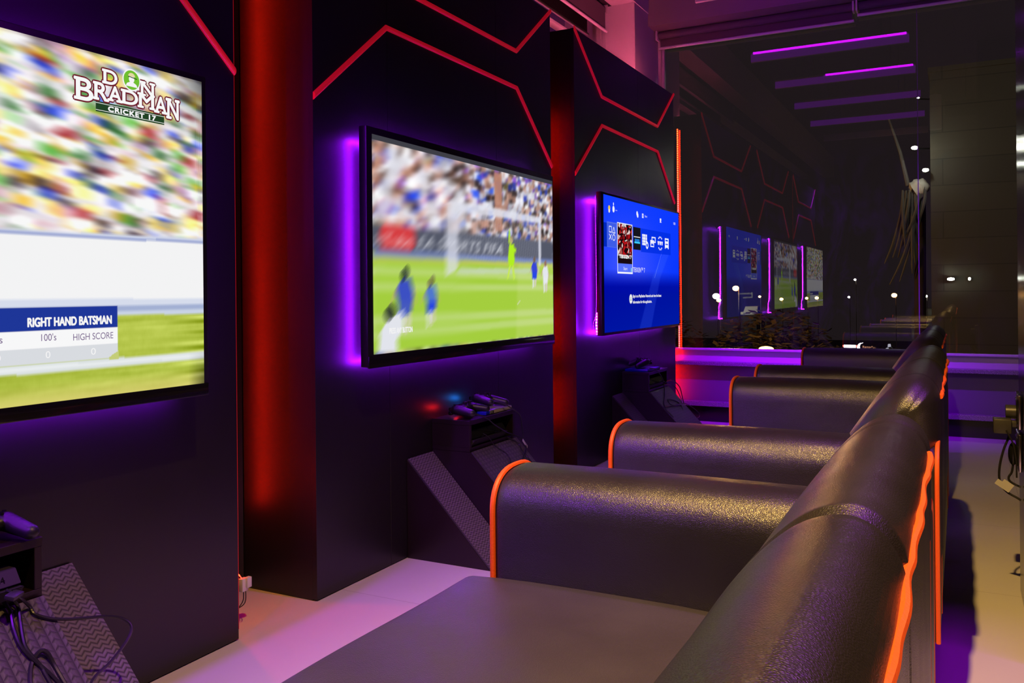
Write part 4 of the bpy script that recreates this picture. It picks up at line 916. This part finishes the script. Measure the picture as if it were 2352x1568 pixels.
ground_m = mat('night_ground', (.03, .028, .025), .9); leaf_m = mat('tree_leaves', (.16, .12, .05), .7); bark = mat('tree_bark', (.06, .045, .03), .9); palm_m = mat('dry_palm', (.75, .72, .62), .8); frond_m = mat('dry_frond', (.16, .15, .13), .8)
pole_m = mat('pole_metal', (.25, .20, .15), .6); white_wall = mat('cream_render', (.6, .57, .45), .8)
bm = BM(); box(bm, -60, 60, 6.7, 90, -4.2, -4); g = obj('ground', bm, ground_m, smooth=False); g['kind'] = 'structure'
o = thing('building', 'dark block walled building outside behind the right window pane', 'building', (2.6, 13, -4))
bm = BM(); box(bm, 1.511, 4.6, 12, 14, -4, 3.69); obj('block_wall', bm, brick, o, off=o.location, smooth=False)
bm = BM(); box(bm, 1.49, 4.62, 11.98, 14.02, 3.69, 3.75); obj('coping', bm, brick, o, off=o.location, smooth=False)
light('yard_lamp', 'POINT', (4.5, 7.6, 4.5), 90, (1, .92, .70), shadow_soft_size=.1)
def lamp_mat(n, c, s): return emis(n, c, s)
lw, lo_, lwh = lamp_mat('lamp_white', (1, .95, .75), 60), lamp_mat('lamp_orange', (1, .45, .10), 25), lamp_mat('lamp_flood', (.95, 1, .85), 60)
def street_lamp(label, x, y, z, m, size, arm=.0, h=None):
    o = thing('street_lamp', label, 'street lamp', (x+arm, y, -4), 'street lamps outside')
    bm = BM(); tube(bm, [(x+arm, y, -4), (x+arm, y, z-.05)], .03+.0006*y, 8, rfun=lambda t_: (.05-.02*t_)*(.5+y/50)*(1 if size > .1 and arm > .1 else .3)); obj('pole', bm, pole_m, o, off=o.location)
    bm = BM(); tube(bm, catmull([(x+arm, y, z-.1), (x+arm*.7, y, z+.02), (x+.001, y, z+.05)], 5), .02, 6); obj('bracket', bm, pole_m, o, off=o.location)
    bm = BM(); ball(bm, (x, y, z), size, size, size*.8, 14, 8); obj('bulb', bm, m, o, off=o.location)
street_lamp('orange street lamp on a pole outside, left part of the far window', -5.065, 30, 1.053, lo_, .11, .12)
street_lamp('bright white lamp outside, leftmost of the distant lamps', -5.747, 30, .786, lw, .12, .06)
street_lamp('orange lamp just below the bright white one outside', -5.76, 30.4, .64, lo_, .08, .06)
street_lamp('small orange lamp outside, between the two mirrored televisions', -3.535, 30, .67, lo_, .06, .04)
street_lamp('small orange lamp outside, near the mirrored cricket picture, left one of a pair', -2.72, 30, .70, lo_, .05, .04)
street_lamp('small orange lamp outside, near the mirrored cricket picture, right one of a pair', -2.4, 30, .708, lo_, .06, .04)
street_lamp('orange lamp outside standing alone in the right half of the far window', -.046, 30, .78, lo_, .085, .05)
street_lamp('tiny white lamp outside, high above the lone white dot', -2.223, 40, 1.401, lwh, .05, .04)
street_lamp('tiny white lamp outside, left of the lone orange lamp', -2.477, 40, .647, lwh, .05, .04)
street_lamp('tiny white lamp outside, beside the glass joint', .546, 40, .667, lwh, .06, .04)
street_lamp('tiny yellow lamp outside, right of the tall orange street lamp', -6.285, 40, .688, lo_, .06, .04)
for lab, x, z, sz in (('upper white floodlight beside the palm', 1.338, 2.742, .035), ('lower white floodlight just above the palm crown', 1.461, 2.455, .035), ('small floodlight high up by the glass joint', 1.385, 3.36, .014)):
    o = thing('floodlight', lab, 'floodlight', (x, 11.9, z), 'floodlights by the palm'); bm = BM(); box(bm, x-sz, x+sz, 11.86, 11.93, z-sz*.7, z+sz*.7, .004); obj('housing', bm, steel, o, off=o.location)
    bm = BM(); ball(bm, (x, 11.855, z), sz*1.05, .012, sz*.62); obj('lens', bm, lwh, o, off=o.location)
    bm = BM(); tube(bm, [(x, 11.93, z), (1.515, 12.02, z)], .01, 6); obj('mounting_arm', bm, steel, o, off=o.location)
light('floodlight_beam', 'POINT', (1.40, 11.6, 2.62), 4, (1, 1, .85), shadow_soft_size=.04)
for lab, x, sz in (('oblong white light on the block wall outside, left one', 1.729, .045), ('tiny white light on the block wall outside, right one', 1.932, .016)):
    o = thing('wall_light', lab, 'wall light', (x, 12, 1.1)); bm = BM(); box(bm, x-sz, x+sz, 11.95, 11.999, 1.08, 1.12, .004); obj('housing', bm, steel, o, off=o.location); bm = BM(); ball(bm, (x, 11.945, 1.1), sz*.9, .01, .018); obj('lens', bm, lwh, o, off=o.location)
# palm with a trimmed pale crown and hanging dry fronds
base = (1.36, 12.3, -4); o = thing('palm_tree', 'palm outside with a pale lit crown and dry fronds hanging down', 'tree', base)
bm = BM(); tube(bm, [(1.33, 12.3, -4), (1.36, 12.32, -1), (1.38, 12.25, 2.2)], .07, 12); obj('trunk', bm, bark, o, off=base)
bm = BM(); t = bmesh.new(); bmesh.ops.create_icosphere(t, subdivisions=3, radius=1)
for v in t.verts:
    k = 1+.10*math.sin(v.co.x*9+v.co.z*5)+.06*math.sin(v.co.y*13); v.co = Vector((1.375+v.co.x*.125*k*(1 if v.co.z > 0 else 1+.55*v.co.z), 12.1+v.co.y*.11*k, 2.27+v.co.z*(.11 if v.co.z > 0 else .16)*k))
merge(bm, t); obj('crown', bm, palm_m, o, off=base)
for a, b in (((1.25, 12.1, 2.30), (1.03, 12.12, 3.175)),):
    bm = BM(); tube(bm, [a, tuple((Vector(a)+Vector(b))/2+Vector((.02, 0, 0))), b], .03, 8, rfun=lambda t_: .03-.018*t_); obj('bare_stalk', bm, frond_m, o, off=base)
for k in range(22):
    x0 = 1.18+random.random()*.28; L_ = .35+random.random()*.8; dx = -.32*random.random()*L_*1.1+.04; yy = 12.0+random.random()*.2
    P = catmull([(x0, yy, 2.24), (x0+dx*.15, yy-.03, 2.24-L_*.35), (x0+dx*.6, yy-.03, 2.24-L_*.75), (x0+dx*1.15, yy, 2.24-L_*1.05)], 5)
    bm = BM(); tube(bm, P, .01, 5, rfun=lambda t_: .006+.014*math.sin(PI*min(1, t_*.9+.1))); obj('hanging_frond', bm, frond_m, o, off=base)
# trees below
def tree(label, x, y, z, r_, n_, h=1.0):
    base = (x, y, -4); o = thing('tree', label, 'tree', base, 'dark trees outside the window'); bm = BM()
    for k in range(n_):
        d = Vector((random.gauss(0, 1), random.gauss(0, 1), random.gauss(0, 1))).normalized(); q = random.random()**.4
        p = Vector((x, y, z))+Vector((d.x*r_, d.y*r_, d.z*r_*h))*q; a = random.random()*PI*2; s = .05+.05*random.random()
        u = Vector((math.cos(a), math.sin(a), random.random()-.5)).normalized()*s; v = u.cross(Vector((random.random()-.5, random.random()-.5, 1))).normalized()*s*.45
        bm.faces.new([bm.verts.new(p-u), bm.verts.new(p+v), bm.verts.new(p+u), bm.verts.new(p-v)])
    obj('foliage', bm, leaf_m, o, off=base, smooth=False)
    bm = BM(); tube(bm, [(x, y, -4), (x+.05, y, -2), (x, y, z-.2)], .1, 8, rfun=lambda t_: .13-.07*t_); obj('trunk', bm, bark, o, off=base)
tree('leafy tree outside lit orange, above the bright amber lamp', -.55, 12.8, -.30, 1.05, 3600)
tree('dark tree outside behind the red light tape, left end of the far window', -3.1, 15.5, -.65, 1.2, 2600)
tree('dark tree outside left of the lit sign', -1.3, 17.5, -1.0, 1.2, 1800)
tree('dark green shrub outside right of the white pavilion', .45, 20, -1.0, .8, 1400)
base = (.069, 9, -4); o = thing('post_lamp', 'glowing amber lamp outside just above the window sill', 'lamp', base)
bm = BM(); tube(bm, [(.069, 9, -4), (.069, 9, .35)], .03, 10); obj('pole', bm, pole_m, o, off=base); bm = BM(); ball(bm, (.069, 9, .385), .075, .05, .026); obj('globe', bm, emis('lamp_amber', (1, .55, .10), 14, True), o, off=base)
light('amber_lamp_glow', 'POINT', (-.7, 10.6, .75), 75, (1, .5, .1), shadow_soft_size=.05)
# building, sign, pavilion far away
o = thing('building', 'small cream building outside right of the street lamp pole', 'building', (-6.8, 40, -4))
bm = BM(); box(bm, -7.1, -6.45, 40.1, 42, -4, -.13); obj('base_wall', bm, dark_paint, o, off=o.location, smooth=False); bm = BM(); prism(bm, [(-7.18, -.13), (-6.39, -.13), (-6.39, .25), (-6.936, .24), (-7.02, .0), (-7.18, -.02)], lambda a, b, d: (a, d, b), 40, 42); obj('wall', bm, white_wall, o, off=o.location, smooth=False)
bm = BM(); box(bm, -7.02, -6.96, 39.98, 40, -.12, -.05); obj('window', bm, gloss_black, o, off=o.location, smooth=False)
light('building_lamp', 'POINT', (-7.1, 38.7, -.1), 30, (1, .97, .7), shadow_soft_size=.1)
o = thing('building', 'dark low building outside beside the glass joint', 'building', (.5, 42, -4)); bm = BM(); box(bm, -.1, 1.6, 42, 45, -4, .1); obj('wall', bm, white_wall, o, off=o.location, smooth=False); bm = BM(); box(bm, .2, .4, 41.98, 42, -.35, -.2); obj('window', bm, gloss_black, o, off=o.location, smooth=False)
sgn = emis('sign_white', (1, 1, 1), 6); sgb = emis('sign_bluewhite', (.55, .5, 1), 5); sgo = emis('sign_orange', (1, .45, .25), .9); sgr = emis('sign_red', (1, .12, .10), 4)
o = thing('illuminated_sign', 'white lit sign with red ends outside, left of the crescent sign', 'sign', (-.85, 25, -4))
bm = BM(); box(bm, -1.0, -.70, 25, 25.05, -.60, -.53); obj('face', bm, sgn, o, off=o.location, smooth=False); bm = BM(); box(bm, -1.03, -1.0, 25, 25.05, -.59, -.535); box(bm, -.70, -.67, 25, 25.05, -.59, -.535); obj('red_end', bm, sgr, o, off=o.location, smooth=False)
bm = BM(); prism(bm, [(-1.03, -.66), (-.67, -.66), (-.75, -.615), (-.95, -.615)], lambda a, b, d: (a, d, b), 24.99, 25.05); obj('canopy', bm, sgb, o, off=o.location, smooth=False); bm = BM(); box(bm, -.9, -.8, 25, 25.05, -4, -.6); obj('post', bm, pole_m, o, off=o.location, smooth=False)
o = thing('illuminated_sign', 'lit sign with a white crescent and orange lettering outside', 'sign', (-.3, 25, -4))
bm = BM(); P = [(-.565+.10*math.cos(a), -.60+.13*math.sin(a)) for a in [PI*.40+PI*.95*k/14 for k in range(15)]]+[(-.51+.09*math.cos(a), -.575+.115*math.sin(a)) for a in [PI*1.28-PI*.78*k/14 for k in range(15)]]
prism(bm, P, lambda a, b, d: (a, d, b), 25, 25.03); obj('crescent', bm, sgn, o, off=o.location, smooth=False)
bm = BM(); box(bm, -.53, -.03, 25, 25.03, -.655, -.615); obj('light_band', bm, sgb, o, off=o.location, smooth=False)
me = text_mesh('Ramadan', .085, 1.0, .001); w0 = max(v.co.x for v in me.vertices)
for v in me.vertices: v.co = Vector((-.53+v.co.x*.33/w0, 24.99, -.60+v.co.y))-Vector(o.location)
me.materials.append(sgo); t_ = bpy.data.objects.new('lettering', me); COL.objects.link(t_); t_.parent = o
bm = BM(); box(bm, -.34, -.24, 25, 25.03, -4, -.62); obj('post', bm, pole_m, o, off=o.location, smooth=False)
o = thing('pavilion', 'small white domed pavilion outside, right of the lit signs', 'pavilion', (.13, 25, -4)); bm = BM(); prism(bm, [(.03, -.66), (.22, -.66), (.20, -.60), (.165, -.575), (.16, -.49), (.10, -.49), (.095, -.575), (.05, -.60)], lambda a, b, d: (a, d, b), 25, 25.2, .004); obj('dome', bm, emis('pavilion_glow', (.55, .55, .65), .9), o, off=o.location); bm = BM(); box(bm, .05, .20, 25, 25.2, -4, -.66); obj('base', bm, white_wall, o, off=o.location)
